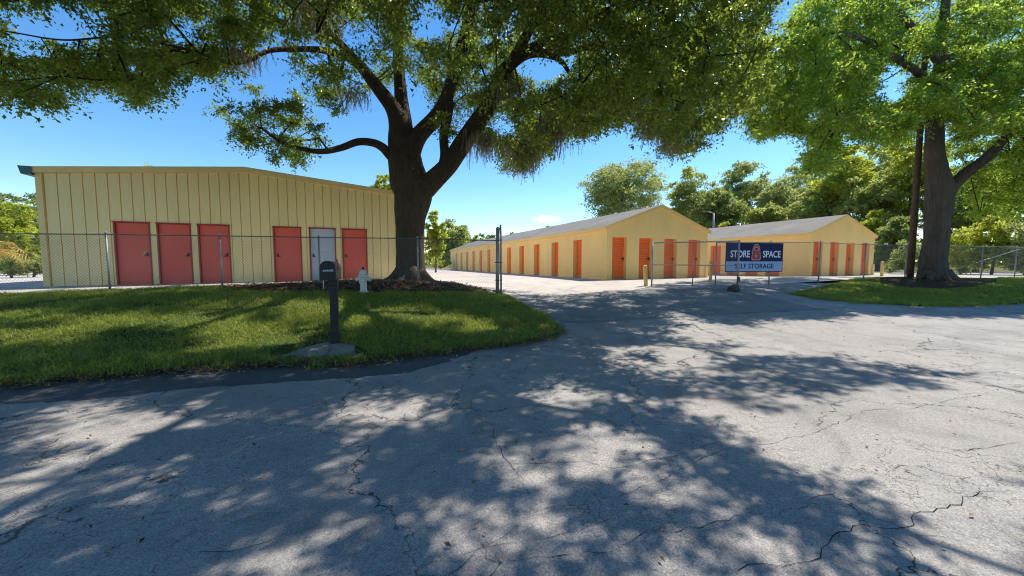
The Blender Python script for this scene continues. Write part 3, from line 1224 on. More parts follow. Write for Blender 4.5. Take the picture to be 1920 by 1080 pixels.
def cloth(x0, x1, z0, z1, y, mat, name):
    m = MB()
    n, k = 24, 10
    for i in range(n):
        for j in range(k):
            q = []
            for a, b in ((i, j), (i + 1, j), (i + 1, j + 1), (i, j + 1)):
                x = x0 + (x1 - x0) * a / n
                z = z0 + (z1 - z0) * b / k
                q.append((x, y, z))
            m.quad(*q)
    return m.build(name, mat, bn)


m = MB()
m.box((0, 0, 0), (bl, .006, bh))
m.build('backing', M['navy_dark'], bn)
e = .035
sp = bh * .36
cloth(e, bl - e, sp, bh - e, -.003, M['navy'], 'navy_panel')
cloth(e, bl - e, e, sp, -.0035, M['pale_blue'], 'pale_panel')
text_mesh('lettering', 'STORE', bh * .325, M['letter_white'], bn, (bl * .245, -.008, bh * .60), .82, .006)
text_mesh('lettering', 'SPACE', bh * .325, M['letter_white'], bn, (bl * .795, -.008, bh * .60), .82, .006)
text_mesh('lettering', 'SELF STORAGE', bh * .235, M['letter_dark'], bn, (bl * .50, -.008, bh * .19), 1.0, .004, 0, 1.05)
# slab serifs for the white words
ser = MB()
for cx, word in ((bl * .245, 5), (bl * .795, 5)):
    pass


def lockshape(w, h, n=18):
    P = []
    for k in range(n + 1):
        a = math.pi * k / n
        P.append((math.cos(a) * w * .40, h * .62 + math.sin(a) * h * .38))
    P += [(-w * .5, h * .12), (-w * .42, 0), (w * .42, 0), (w * .5, h * .12)]
    return P


lk = bh * .56
lw = bl * .165
lx, lz = bl * .52, bh * .40
m = MB()
m.poly([(lx + x, -.007, lz + z) for x, z in reversed(lockshape(lw, lk))])
emb = m.build('padlock_emblem', M['lock_pink'], bn)
m = MB()
m.poly([(lx + x, -.009, lz + lk * .05 + z) for x, z in reversed(lockshape(lw * .84, lk * .9))])
m.build('padlock_body', M['lock_red'], emb)
m = MB()
for k in range(12):
    a0, a1 = math.pi * k / 12, math.pi * (k + 1) / 12
    cz = lz + lk * .66
    R0, R1 = lw * .15, lw * .24
    m.quad(*[(lx + math.cos(a) * r, -.011, cz + math.sin(a) * r * 1.1) for a, r in ((a0, R0), (a0, R1), (a1, R1), (a1, R0))])
m.quad((lx - lw * .24, -.011, cz - lk * .06), (lx + lw * .24, -.011, cz - lk * .06), (lx + lw * .24, -.011, cz), (lx - lw * .24, -.011, cz))
m.quad((lx - lw * .08, -.011, lz + lk * .18), (lx + lw * .08, -.011, lz + lk * .18), (lx + lw * .08, -.011, lz + lk * .42), (lx - lw * .08, -.011, lz + lk * .42))
m.build('shackle', M['lock_pink'], emb)
m = MB()
m.poly([(lx + math.cos(a) * lw * .13, -.0125, lz + lk * .70 + math.sin(a) * lw * .1) for a in np.linspace(2 * math.pi, 0, 12, endpoint=False)])
m.poly([(lx + math.cos(a) * lw * .05, -.0125, lz + lk * .36 + math.sin(a) * lw * .05) for a in np.linspace(2 * math.pi, 0, 12, endpoint=False)])
m.build('keyhole', M['letter_dark'], emb)

# ------------------------------------------------------------------ mailbox
MBp = at(629, 645, 6.1)
zb = g(MBp.x, MBp.y)
sc_h = (645 - 524) / F * 6.1
mbx = empty('mailbox', (MBp.x, MBp.y, zb + .03), math.radians(15))
tag(mbx, 'black arched mailbox on a square black post at the road edge', 'mailbox')
pb_ = MB()
w = .058
hp = EYE + (494 - 524) / F * 6.1 - zb - .03
pb_.box((-w, -w, -.1), (w, w, hp - .0))
pb_.build('post', M['black'], mbx, bevel=.008)
sl_ = MB()
w2 = .074
sl_.box((-w2, -w2, -.02), (w2, w2, .17))
sl_.build('base_sleeve', M['black'], mbx, bevel=.01)
sl_ = MB()
sl_.box((-w2 + .004, -w2 + .004, hp - .10), (w2 - .004, w2 - .004, hp - .002))
sl_.build('collar', M['black'], mbx, bevel=.008)
bw, bd, bh_ = .106, .50, .30
# box: arched extrusion along y, front towards the road
pr = [(-bw, 0), (bw, 0)]
for k in range(17):
    a = math.pi * k / 16
    pr.append((bw * math.cos(a), bh_ - bw + bw * math.sin(a)))
bx = MB()
y0, y1 = -.17, bd - .17
N = len(pr)
for yy in (y0, y1):
    for x, z in pr:
        bx.v.append((x, yy, hp + z))
for i in range(N):
    j = (i + 1) % N
    bx.f.append((i, i + N, j + N, j))
bx.f.append(tuple(range(N, 2 * N)))
bx.f.append(tuple(reversed(range(N))))
bx.build('box', M['blackbox'], mbx, (-.045, 0, 0))
dr = MB()
N = len(pr)
for yy in (y0 - .022, y0 - .002):
    for x, z in pr:
        dr.v.append((x * 1.05, yy, hp + z * 1.03 - .004))
for i in range(N):
    j = (i + 1) % N
    dr.f.append((i, i + N, j + N, j))
dr.f.append(tuple(reversed(range(N))))
dr.f.append(tuple(range(N, 2 * N)))
dr = dr.build('box_door', M['black'], mbx, (-.045, 0, 0), bevel=.004)
nm = MB()
for k in range(5):
    x = -.062 + k * .033
    z = hp + .135
    s = .012 if k > 1 else .004
    nm.quad((x, y0 - .026, z), (x + .011, y0 - .026, z), (x + .011 - s * .9, y0 - .026, z + .026 + k * .002), (x - s, y0 - .026, z + .026 + k * .002))
nm.build('number_sticker', M['letter_white'], dr)
m = MB()
m.box((-.015, y0 - .04, hp + .235), (.015, y0 - .022, hp + .275))
m.build('door_pull', M['black'], dr)
fl = MB()
fl.box((bw - .045 + .003, .02, hp + .16), (bw - .045 + .010, .055, hp + .33))
fl.box((bw - .045 + .003, -.06, hp + .285), (bw - .045 + .010, .019, hp + .33))
fl.build('flag', M['flag'], mbx)

# ------------------------------------------------------------------ hydrant
hp_ = ground(682, 551)
hy = empty('fire_hydrant', (hp_.x, hp_.y, hp_.z + .02), math.radians(10))
tag(hy, 'weathered white fire hydrant with black cap in the mulch before the oak', 'hydrant')
k = .84
m = MB()
m.lathe([(.13 * k, -.1), (.13 * k, .03), (.15 * k, .03), (.15 * k, .065), (.105 * k, .07), (.10 * k, .40), (.115 * k, .43), (.125 * k, .44), (.16 * k, .45), (.16 * k, .50), (.13 * k, .51)], 24)
m.build('barrel', M['hyd'], hy, smooth=False, bevel=.004)
m = MB()
m.lathe([(.135 * k, .511), (.12 * k, .57), (.09 * k, .62), (.05 * k, .645)], 24)
m.build('bonnet', M['hyd'], hy, smooth=True)
m = MB()
m.lathe([(.06 * k, .645), (.06 * k, .665), (.032, .67), (.03, .72), (.01, .725)], 8)
m.build('operating_nut', M['dark'], hy)
for sx in (-1, 1):
    m = MB()
    m.tube([(sx * .08, 0, .38), (sx * .15, 0, .38)], .055, 14)
    m.tube([(sx * .15, 0, .38), (sx * .19, 0, .38)], .068, 8)
    m.tube([(sx * .19, 0, .38), (sx * .215, 0, .38)], .022, 6)
    m.build('side_nozzle', M['hyd'], hy)
m = MB()
m.tube([(0, -.08, .32), (0, -.135, .32)], .085, 18)
m.tube([(0, -.135, .32), (0, -.17, .32)], .075, 18)
m.tube([(0, -.17, .32), (0, -.195, .32)], .024, 6)
m.build('pumper_nozzle', M['hyd'], hy)

# white marker stake behind the mailbox
p = ground(607, 545)
mk = empty('marker_stake', p)
tag(mk, 'thin white marker stake with an orange foot behind the mailbox', 'stake')
m = MB()
m.tube([(0, 0, -.1), (0.0, 0, 1.0)], .014, 8)
m.build('stake', M['white'], mk)
m = MB()
m.lathe([(.05, 0), (.055, .04), (.03, .09), (.015, .1)], 12)
m.build('foot', M['orange_cap'], mk)

# ------------------------------------------------------------------ utility pole
pp = at(1706, 524, 17.0)
pt = at(1738, 60, 17.0)
zb = g(pp.x, pp.y)
m = MB()
m.tube([(pp.x, pp.y, zb - .2), (pp.x + (pt.x - pp.x) * .5, pp.y, (zb + pt.z) / 2), (pt.x, pp.y, pt.z)], [.125, .112, .095], 14)
o = m.build('utility_pole', M['wood'], None, smooth=True)
tag(o, 'leaning brown wooden utility pole just left of the right oak trunk', 'pole')


# street lamp in the gap between the two yellow roofs
p = at(1337, 440, 46)
zb = g(p.x, p.y)
zt = at(1337, 400, 46).z
lampo = empty('street_lamp', (p.x, p.y, zb))
tag(lampo, 'grey street lamp in the gap between the two yellow storage roofs', 'street lamp')
m = MB()
m.tube([(0, 0, -.2), (0, 0, zt - zb)], [.14, .10], 10)
m.build('pole', M['galv'], lampo, smooth=True)
m = MB()
m.tube([(0, 0, zt - zb - .15), (-.25, 0, zt - zb + .1), (-.8, 0, zt - zb + .2)], .05, 8)
m.build('arm', M['galv'], lampo, smooth=True)
m = MB()
m.box((-1.45, -.15, zt - zb + .13), (-.75, .15, zt - zb + .27))
m.build('lamp_head', M['rail'], lampo, bevel=.04)

# ------------------------------------------------------------------ foliage helpers
def leaf_quads(P, D, L, Wd, rg):
    n = len(P)
    R = rg.normal(size=(n, 3))
    s = np.cross(D, R)
    s /= np.linalg.norm(s, axis=1, keepdims=True) + 1e-9
    nn = np.cross(s, D)
    L = np.broadcast_to(np.asarray(L, dtype=float), (n,))[:, None]
    Wd = np.broadcast_to(np.asarray(Wd, dtype=float), (n,))[:, None]
    midp = P + D * L * 0.5 + nn * L * 0.08
    V = np.stack([P, midp + s * Wd * .5, P + D * L - nn * L * .05, midp - s * Wd * .5], 1)
    return V


def spray(centers, radii, n_twig, n_leaf, L, Wd, rg, droop=0.3, flat=0.62):
    """leaf clusters made of twigs; returns leaf quads"""
    c = np.asarray(centers)
    N = len(c)
    r = np.asarray(radii)
    T = rg.normal(size=(N, n_twig, 3))
    T /= np.linalg.norm(T, axis=2, keepdims=True)
    T[..., 2] *= flat
    ln = r[:, None] * rg.uniform(.45, 1.15, (N, n_twig))
    t = rg.uniform(.12, 1.0, (N, n_twig, n_leaf)) ** .8
    pos = c[:, None, None, :] + T[:, :, None, :] * (ln[..., None] * t)[..., None]
    pos[..., 2] -= droop * (ln[..., None] * t ** 2)
    pos += rg.normal(0, 1, pos.shape) * (r[:, None, None, None] * .07)
    D = T[:, :, None, :] * .6 + rg.normal(0, .6, pos.shape)
    D[..., 2] -= .25
    D /= np.linalg.norm(D, axis=3, keepdims=True)
    P = pos.reshape(-1, 3)
    D = D.reshape(-1, 3)
    sc = rg.uniform(.65, 1.3, len(P))
    return leaf_quads(P, D, L * sc, Wd * sc, rg)


def grow(nodes, clumps, rg, maxlen=1.1):
    """connect clumps to the limb nodes; list of (polyline, r0, r1)"""
    pts = [np.array(p) for p in nodes]
    par = [-1] * len(pts)
    base_n = len(pts)
    left = [np.array(c) for c in clumps]
    A = np.array(pts)
    order = sorted(range(len(left)), key=lambda i: np.min(((A - left[i]) ** 2).sum(1)))
    arr = A.copy()
    for i in order:
        c = left[i]
        d2 = ((arr - c) ** 2).sum(1)
        k = int(np.argmin(d2))
        d = math.sqrt(d2[k])
        n = max(1, int(d / maxlen))
        p0 = arr[k].copy()
        prev = k
        new = []
        for s in range(1, n + 1):
            t = s / n
            q = p0 + (c - p0) * t
            q = q + np.array([0, 0, .10 * d * math.sin(math.pi * t)]) + (rg.normal(0, .07 * d, 3) if s < n else 0)
            pts.append(q)
            par.append(prev)
            prev = len(pts) - 1
            new.append(q)
        arr = np.vstack([arr, np.array(new)])
    cnt = np.ones(len(pts))
    for i in range(len(pts) - 1, base_n - 1, -1):
        if par[i] >= 0:
            cnt[par[i]] += cnt[i]
    mb = MB()
    for i in range(base_n, len(pts)):
        p, q = Vector(pts[par[i]]), Vector(pts[i])
        if (p - q).length < .02:
            continue
        r1 = min(.0075 * cnt[i] ** .45, .05)
        r0 = min(.0085 * (cnt[i] + 1) ** .45, .055)
        m_ = p.lerp(q, .5) + Vector(rg.normal(0, .03 * (p - q).length, 3))
        mb.tube([p, m_, q], [r0, (r0 + r1) / 2, r1], 5, cap=True)
    return mb


def catmull(P, n=6):
    out = []
    for i in range(len(P) - 1):
        p0 = P[max(i - 1, 0)]
        p1, p2 = P[i], P[i + 1]
        p3 = P[min(i + 2, len(P) - 1)]
        for k in range(n):
            t = k / n
            out.append([0.5 * ((2 * b) + (-a + c) * t + (2 * a - 5 * b + 4 * c - d) * t * t + (-a + 3 * b - 3 * c + d) * t ** 3) for a, b, c, d in zip(p0, p1, p2, p3)])
    out.append(list(P[-1]))
    return out


def limb(mb, pl, nodes, seed=0, n=20, ridge=.10):
    """pl: list of (px, py, Y, rpx) -> bark tube"""
    raw = []
    for px, py, Y, rp in pl:
        v = at(px, py, Y)
        raw.append((v.x, v.y, v.z, rp / F * Y / math.sqrt(1 + ((px - 960) / F) ** 2)))
    P = catmull(raw, 7)
    pts = [Vector(p[:3]) for p in P]
    rads = [p[3] for p in P]

    def rf(k, a, r, p):
        q = Vector((math.cos(a) * 1.3 + seed, math.sin(a) * 1.3, p.z * .5))
        v = ridge * 1.1 * mnoise.noise(q) + ridge * .55 * mnoise.noise(Vector((math.cos(a) * 4 + seed, math.sin(a) * 4, p.z * .9)))
        v += .06 * mnoise.noise(Vector((math.cos(a) * 9, math.sin(a) * 9, p.z * 2.2)))
        return r * (1 + v)
    mb.tube(pts, rads, n, rf)
    nodes += [tuple(p) for p in pts[3:]]


def inpoly(x, y, poly):
    x = np.asarray(x)
    y = np.asarray(y)
    c = np.zeros(x.shape, bool)
    n = len(poly)
    for i in range(n):
        x0, y0 = poly[i]
        x1, y1 = poly[(i + 1) % n]
        cond = ((y0 > y) != (y1 > y)) & (x < (x1 - x0) * (y - y0) / ((y1 - y0) + 1e-12) + x0)
        c ^= cond
    return c


# ------------------------------------------------------------------ the big oak
rg = np.random.default_rng(21)
oak_p = at(770, 528, 13.4)
oak_base = Vector((oak_p.x, oak_p.y, g(oak_p.x, oak_p.y)))
oak = empty('oak_tree', (0, 0, 0))
oak.location = oak_base
tag(oak, 'big dark forked oak hung with moss, its crown spreading over lawn and road', 'tree')
tb = MB()
nodes = []
Yt = 13.4
# flared trunk
pl = [(768, 545, Yt, 38), (768, 530, Yt, 33), (769, 505, Yt, 28), (770, 470, Yt, 25.5), (771, 430, Yt, 26.5), (772, 395, Yt, 30), (775, 365, Yt, 33), (768, 340, Yt, 32), (760, 312, Yt, 29), (755, 285, Yt, 28), (754, 258, Yt, 25)]
limb(tb, pl, nodes, 1, 40, .16)
nodes = nodes[-20:]
limb(tb, [(755, 270, 13.4, 26), (750, 235, 13.2, 21), (735, 200, 13.0, 15.5), (712, 170, 12.7, 13), (690, 142, 12.4, 11), (672, 120, 12, 9.5), (640, 85, 11.3, 8), (595, 40, 10.5, 7), (540, 5, 9.6, 6), (470, -60, 8.8, 4)], nodes, 2)
limb(tb, [(755, 265, 13.4, 22), (756, 225, 13.5, 16), (752, 180, 13.6, 12), (748, 130, 13.6, 10), (745, 80, 13.5, 9), (735, 10, 13.4, 7.5), (715, -90, 13, 5)], nodes, 3)
limb(tb, [(765, 290, 13.3, 22), (785, 255, 13.2, 15.5), (812, 225, 13.0, 14), (832, 195, 12.8, 13), (848, 150, 12.5, 12), (862, 105, 12.2, 11.5), (874, 60, 11.8, 11), (885, 0, 11.3, 9.5), (900, -90, 10.6, 7), (915, -220, 9.6, 5)], nodes, 4)
limb(tb, [(774, 366, 13.4, 27), (802, 347, 13.3, 20), (838, 313, 13.1, 16.5), (866, 272, 12.9, 16.5), (895, 232, 12.6, 16), (920, 192, 12.3, 14.5), (938, 148, 12.0, 13), (958, 120, 11.7, 11.5), (995, 94, 11.2, 10), (1045, 72, 10.6, 8.5), (1095, 52, 10.0, 7.5), (1170, 20, 9.2, 6), (1270, -40, 8.4, 4)], nodes, 5)
limb(tb, [(832, 318, 13.05, 12), (834, 290, 12.95, 9), (832, 255, 12.85, 8.5), (838, 222, 12.8, 9), (845, 190, 12.7, 8)], nodes, 6, 12)
limb(tb, [(750, 300, 13.3, 16), (733, 292, 13.2, 10), (718, 277, 13.0, 8.5), (700, 268, 12.8, 7.5), (672, 266, 12.5, 7), (640, 277, 12.2, 6.3), (605, 284, 11.9, 5.6), (570, 280, 11.6, 4.6), (530, 268, 11.3, 3.5), (490, 240, 11.0, 2.5)], nodes, 7, 12)
limb(tb, [(660, 110, 11.7, 8), (610, 95, 11, 6.5), (560, 92, 10.4, 5.5), (505, 95, 9.9, 5), (470, 112, 9.6, 4), (430, 118, 9.3, 3.2), (360, 95, 8.9, 3), (230, 70, 8.5, 2.4), (120, 75, 8.2, 2.2), (20, 60, 8.0, 1.9), (-80, 45, 7.8, 1.6)], nodes, 8, 10)
limb(tb, [(995, 94, 11.2, 8), (1060, 98, 11.4, 7), (1120, 85, 11.6, 6), (1200, 100, 11.8, 5), (1290, 130, 12.0, 4), (1360, 160, 12.2, 3)], nodes, 9, 10)
limb(tb, [(958, 120, 11.9, 7), (1000, 102, 12.4, 5.5), (1045, 110, 12.8, 4.5), (1066, 135, 13.1, 3.5), (1090, 180, 13.2, 2.5)], nodes, 10, 10)
limb(tb, [(885, 0, 11.3, 8), (860, -120, 9.5, 7), (800, -330, 7.6, 6), (700, -700, 5.6, 5)], nodes, 11, 10)
limb(tb, [(958, 120, 11.7, 9), (1010, 20, 9.8, 8), (1090, -180, 7.8, 7), (1200, -520, 5.8, 6)], nodes, 12, 10)
limb(tb, [(640, 85, 11.3, 7), (500, -40, 9.2, 6.5), (300, -250, 7.2, 6), (100, -500, 5.8, 5)], nodes, 13, 10)
# root flares
for a, L in ((-2.6, .9), (-1.9, .8), (-1.1, .9), (-.3, .9), (.6, 1.0), (2.2, 1.0), (3.0, .9)):
    P = []
    for k in range(6):
        t = k / 5
        x = oak_base.x + math.cos(a + .2 * t) * (.30 + L * t)
        y = oak_base.y + math.sin(a + .2 * t) * (.30 + L * t)
        P.append(Vector((x, y, g(x, y) + .40 * (1 - t) ** 2.2 - .03 * t)))
    tb.tube(P, [.26, .20, .15, .11, .08, .04], 10)
for i, v in enumerate(tb.v):
    tb.v[i] = (v[0] - oak_base.x, v[1] - oak_base.y, v[2] - oak_base.z)
tb.build('trunk', M['bark'], oak, smooth=True)

# crown with unseen clumps added overhead to cast the road shade: clumps fill a real volume over lawn and road; their lower envelope and gaps follow the tree's
env = [(-400, 190), (0, 190), (60, 200), (110, 205), (150, 180), (185, 165), (210, 190), (265, 205), (290, 190), (315, 155), (335, 145), (365, 140), (400, 150), (440, 135), (462, 90), (500, 72), (540, 90),
       (565, 170), (610, 190), (660, 186), (705, 178), (735, 150), (760, 165), (785, 145), (805, 170), (826, 255), (842, 262), (868, 200), (890, 215), (905, 300), (935, 330), (975, 320), (1008, 310), (1020, 285), (1040, 255), (1080, 268), (1120, 245),
       (1170, 245), (1190, 240), (1205, 262), (1235, 285), (1275, 298), (1320, 285), (1340, 250), (1380, 220), (1420, 210), (1500, 180), (1580, 90), (1640, 20), (1700, -60)]
ex = np.array([p[0] for p in env])
ey = np.array([p[1] for p in env])
lobe = [(412, 190), (418, 235), (440, 262), (470, 285), (530, 305), (575, 295), (590, 275), (620, 245), (640, 222), (632, 185), (560, 165), (480, 165)]
holes = [(495, 112, 48, 22), (28, 60, 34, 26), (110, 40, 26, 20), (690, 70, 22, 20), (783, 205, 22, 40), (1020, 120, 40, 24), (150, 60, 28, 18), (445, 150, 22, 16), (60, 45, 40, 25), (340, 60, 25, 16), (800, 40, 22, 25)]
shade = [(-900, 560), (-900, 1500), (1560, 1500), (1600, 1080), (1615, 1010), (1640, 980), (1595, 955), (1540, 925), (1475, 905), (1430, 880), (1395, 845), (1375, 825), (1445, 790), (1440, 760), (1500, 730), (1600, 718), (1880, 714), (1760, 692), (1640, 688), (1560, 668), (1500, 642), (1480, 615), (1530, 590), (1560, 560), (1400, 546), (960, 546), (960, 530), (0, 530)]
suns = [(180, 546, 330, 4), (1060, 745, 80, 26), (1320, 765, 60, 24), (1390, 800, 60, 35), (1160, 830, 55, 30), (1000, 905, 90, 42), (840, 975, 75, 42), (1215, 868, 60, 30), (190, 795, 170, 42), (80, 885, 80, 30), (120, 965, 110, 36), (500, 1062, 110, 32),
        (730, 780, 110, 22), (1230, 670, 80, 18), (1010, 1010, 60, 40), (300, 605, 150, 9), (80, 628, 120, 16), (60, 600, 90, 9), (480, 632, 90, 12), (440, 648, 60, 10), (590, 600, 70, 9), (560, 576, 80, 6), (720, 592, 40, 9), (800, 600, 60, 11), (860, 616, 70, 10), (1340, 590, 90, 10), (640, 905, 50, 28)]
SV = np.array(sun_vec)
cand = rg.uniform((-17, -.5, 4.2), (13.5, 20.0, 12.5), (110000, 3))
px_, py_, dep = proj(cand)
rad = rg.uniform(.42, .78, len(cand))
# shape of the whole crown: wide dome leaning over the road
cx, cy = -1.8, 9.0
el = ((cand[:, 0] - cx) / 14.0) ** 2 + ((cand[:, 1] - cy) / 9.0) ** 2 + (np.maximum(cand[:, 2] - 6, 0) / 6.6) ** 2
ok = el < 1
infr = (py_ > -45) & (px_ > -60) & (px_ < 1980) & (dep > 0)
rpx = F * rad / np.maximum(dep, .3)
lim = np.interp(px_, ex, ey) - rpx * .40
inm = (py_ < lim)
inm |= inpoly(px_, py_, lobe) & (dep > 10.3) & (dep < 13.2) & (rad < .6)
for hx, hy, ha, hb in holes:
    inm &= ~((((px_ - hx) / (ha + rpx * .5)) ** 2 + ((py_ - hy) / (hb + rpx * .5)) ** 2) < 1)
# foliage right in front of the visible trunks stays thin
inm &= ~((px_ > 700) & (px_ < 960) & (py_ > 120) & (dep < 12.4) & (rg.random(len(cand)) < .65))
for pl_, Yl in (([(775, 352), (838, 308), (895, 232), (938, 148), (958, 120), (1000, 92)], 12.4), ([(765, 290), (812, 225), (848, 150), (874, 60), (880, 20)], 12.2), ([(755, 265), (735, 200), (690, 142), (672, 120)], 12.6), ([(733, 292), (700, 268), (650, 275)], 12.5), ([(756, 225), (750, 150), (747, 105)], 13.4)):
    dm = np.full(len(cand), 1e9)
    for (ax_, ay_), (bx0, by0) in zip(pl_[:-1], pl_[1:]):
        vx, vy = bx0 - ax_, by0 - ay_
        tt_ = np.clip(((px_ - ax_) * vx + (py_ - ay_) * vy) / (vx * vx + vy * vy), 0, 1)
        dm = np.minimum(dm, np.hypot(px_ - ax_ - tt_ * vx, py_ - ay_ - tt_ * vy))
    inm &= ~((dm < 10 + rpx * .8) & (dep < Yl + .2) & (rg.random(len(cand)) < .62))
hmin = cand[:, 2] - G(cand[:, 0], cand[:, 1])
ok &= np.where(infr, inm & (dep > 6.0), hmin > 5.2)
ok &= (px_ < 1440) | ~infr
# where its shadow lands
t = hmin / SV[2]
sh = cand - SV * t[:, None]
sx_, sy_, sdep = proj(np.c_[sh[:, :2], G(sh[:, 0], sh[:, 1])])
vis = (sdep > 1.2) & (sx_ > -300) & (sx_ < 2100) & (sy_ < 1300)
ins = inpoly(sx_, sy_, shade)
ok &= ~vis | ins
spx = F * rad / np.maximum(sdep, .5)
inlobe = inpoly(px_, py_, lobe) & infr & (dep > 10.3) & (dep < 13.2)
for hx, hy, ha, hb in suns:
    inside = (((sx_ - hx) / (ha + spx * (.1 if hy > 680 else .5))) ** 2 + ((sy_ - hy) / (hb + spx * .14)) ** 2) < 1
    ok &= ~(~inlobe & vis & inside & ((~infr) | (rg.random(len(cand)) < np.where(hy < 680, .97, .7))))
lobed = inpoly(px_, py_, lobe)[ok]
cand, rad, infr = cand[ok], rad[ok], infr[ok]
# thin to a near-even spacing
keep = []
kept = np.zeros((0, 3))
nin = nout = 0
for i in range(len(cand)):
    if (nin >= 1150 and infr[i]) or (nout >= 2100 and not infr[i]):
        continue
    if len(kept):
        d = np.sqrt(((kept - cand[i]) ** 2).sum(1)).min()
        if d < ((.26 if lobed[i] else .40) if infr[i] else .43):
            continue
    kept = np.vstack([kept, cand[i]])
    keep.append(i)
    if infr[i]:
        nin += 1
    else:
        nout += 1
oc, orad, oin = cand[keep], rad[keep], infr[keep]
print('OAK clumps', nin, nout)
V = np.vstack([spray(oc[oin], orad[oin], 17, 19, .084, .040, rg, .35), spray(oc[~oin], orad[~oin] * .86, 13, 15, .11, .052, rg, .3)])
V -= np.array(oak_base)
np_mesh('crown', V, 4, M['oak_leaf'], oak)
bmb = grow(nodes, oc, rg)
for i, v in enumerate(bmb.v):
    bmb.v[i] = (v[0] - oak_base.x, v[1] - oak_base.y, v[2] - oak_base.z)
bmb.build('branches', M['twig'], oak, smooth=True)

# Spanish moss
moss_spots = [(905, 255, 12.3, .9, 60, 'pale spanish moss hanging below the right fork of the big oak'),
              (955, 150, 11.9, 1.0, 70, 'brown spanish moss tuft beside the right limb of the big oak'),
              (985, 265, 12.0, 1.2, 110, 'long grey spanish moss at the lowest right edge of the big oak crown'),
              (1035, 225, 11.8, 1.2, 110, 'thick spanish moss right of the lowest moss on the big oak'),
              (1075, 200, 11.7, .9, 60, 'thin spanish moss strands over the long building roof'),
              (1165, 170, 11.5, .8, 60, 'short spanish moss tuft under the oak branches above the roof ridge'),
              (1215, 205, 11.5, .9, 70, 'dark spanish moss tuft hanging left of the broadest moss curtain'),
              (1265, 215, 11.6, 1.3, 130, 'broadest dark spanish moss curtain above the gate leaf'),
              (1375, 140, 11.6, .9, 50, 'spanish moss tuft nearest the yellow green oak'),
              (590, 10, 9.8, 1.1, 70, 'tan spanish moss strands at the top above the cream metal building'),
              (660, 175, 11.8, .5, 30, 'small spanish moss tuft left of the oak fork'),
              (455, 95, 9.6, .55, 50, 'spanish moss tuft around the bare limb over the cream metal building')]
for px, py, Y, L, n, lab in moss_spots:
    n = int(n * 2.4)
    c = np.array(at(px, py, Y))
    st = np.c_[rg.normal(0, .16 + .1 * L, n), rg.normal(0, .16, n), rg.normal(0, .10, n)]
    quads = []
    for k in range(n):
        l = L * rg.uniform(.35, 1.0)
        p = st[k].copy()
        w = rg.uniform(.007, .020)
        dr = rg.normal(0, .05, 2)
        sgm = 9
        a = rg.uniform(0, math.pi)
        for j in range(sgm):
            q = p + np.array([dr[0] / sgm + rg.normal(0, .018), dr[1] / sgm + rg.normal(0, .018), -l / sgm])
            ww0 = w * (1 - .8 * j / sgm)
            ww1 = w * (1 - .8 * (j + 1) / sgm)
            s = np.array([math.cos(a), math.sin(a), 0])
            quads.append([p - s * ww0, p + s * ww0, q + s * ww1, q - s * ww1])
            for _ in range(2):
                e = p + rg.normal(0, .035, 3) - np.array([0, 0, .06])
                quads.append([p, p + s * .006, e + s * .006, e])
            p = q
    mo = np_mesh('spanish_moss', np.array(quads), 4, M['moss'])
    mo.location = c
    tag(mo, lab, 'moss', 'spanish moss hanging from the oak')


# ------------------------------------------------------------------ right oak (yellow green)
rg = np.random.default_rng(33)
Yr = 16.3
rp = at(1752, 524, Yr)
rbase = Vector((rp.x, rp.y, g(rp.x, rp.y)))
rt = empty('oak_tree', rbase)
tag(rt, 'bright yellow green oak with a thick straight trunk on the right lawn', 'tree')
tb = MB()
nodes = []
limb(tb, [(1752, 540, Yr, 39), (1752, 525, Yr, 33), (1752, 500, Yr, 29), (1754, 460, Yr, 26.5), (1757, 420, Yr, 26.5), (1761, 380, Yr, 28), (1762, 350, Yr, 27), (1756, 315, Yr, 22), (1752, 275, Yr, 19.5), (1752, 235, Yr, 18), (1755, 185, 16.2, 15), (1762, 120, 16, 12), (1770, 40, 15.6, 10), (1780, -80, 15, 7)], nodes, 21, 36, .14)
nodes = nodes[-45:]
limb(tb, [(1770, 368, Yr, 20), (1790, 345, 16.2, 15), (1815, 322, 16.0, 14), (1845, 300, 15.7, 12.5), (1875, 270, 15.4, 11.5), (1905, 235, 15.0, 10.5), (1960, 170, 14.3, 9), (2040, 60, 13.4, 7)], nodes, 22)
limb(tb, [(1755, 185, 16.2, 12), (1725, 140, 15.5, 9), (1680, 110, 14.8, 7.5), (1610, 70, 14, 6), (1540, 60, 13.4, 4)], nodes, 23, 12)
limb(tb, [(1752, 235, 16.3, 10), (1700, 215, 16, 7), (1640, 205, 15.6, 5.5), (1570, 220, 15.2, 4.5), (1500, 250, 14.9, 3.2)], nodes, 24, 12)
limb(tb, [(1762, 120, 16, 9), (1700, 40, 15.5, 8), (1640, -20, 15, 7), (1570, -100, 14.4, 5)], nodes, 25, 12)
limb(tb, [(1762, 130, 16, 9), (1815, 80, 16.6, 8), (1880, 30, 17, 7), (1980, -30, 17.4, 5)], nodes, 26, 12)
for a, L in ((-2.7, .7), (-1.9, .7), (-1.0, .7), (-.1, .8), (3.0, .7)):
    P = []
    for k in range(6):
        t = k / 5
        x = rbase.x + math.cos(a + .2 * t) * (.30 + L * t)
        y = rbase.y + math.sin(a + .2 * t) * (.30 + L * t)
        P.append(Vector((x, y, g(x, y) + .36 * (1 - t) ** 2.2 - .03 * t)))
    tb.tube(P, [.24, .18, .14, .10, .07, .04], 10)
for i, v in enumerate(tb.v):
    tb.v[i] = (v[0] - rbase.x, v[1] - rbase.y, v[2] - rbase.z)
tb.build('trunk', M['bark2'], rt, smooth=True)
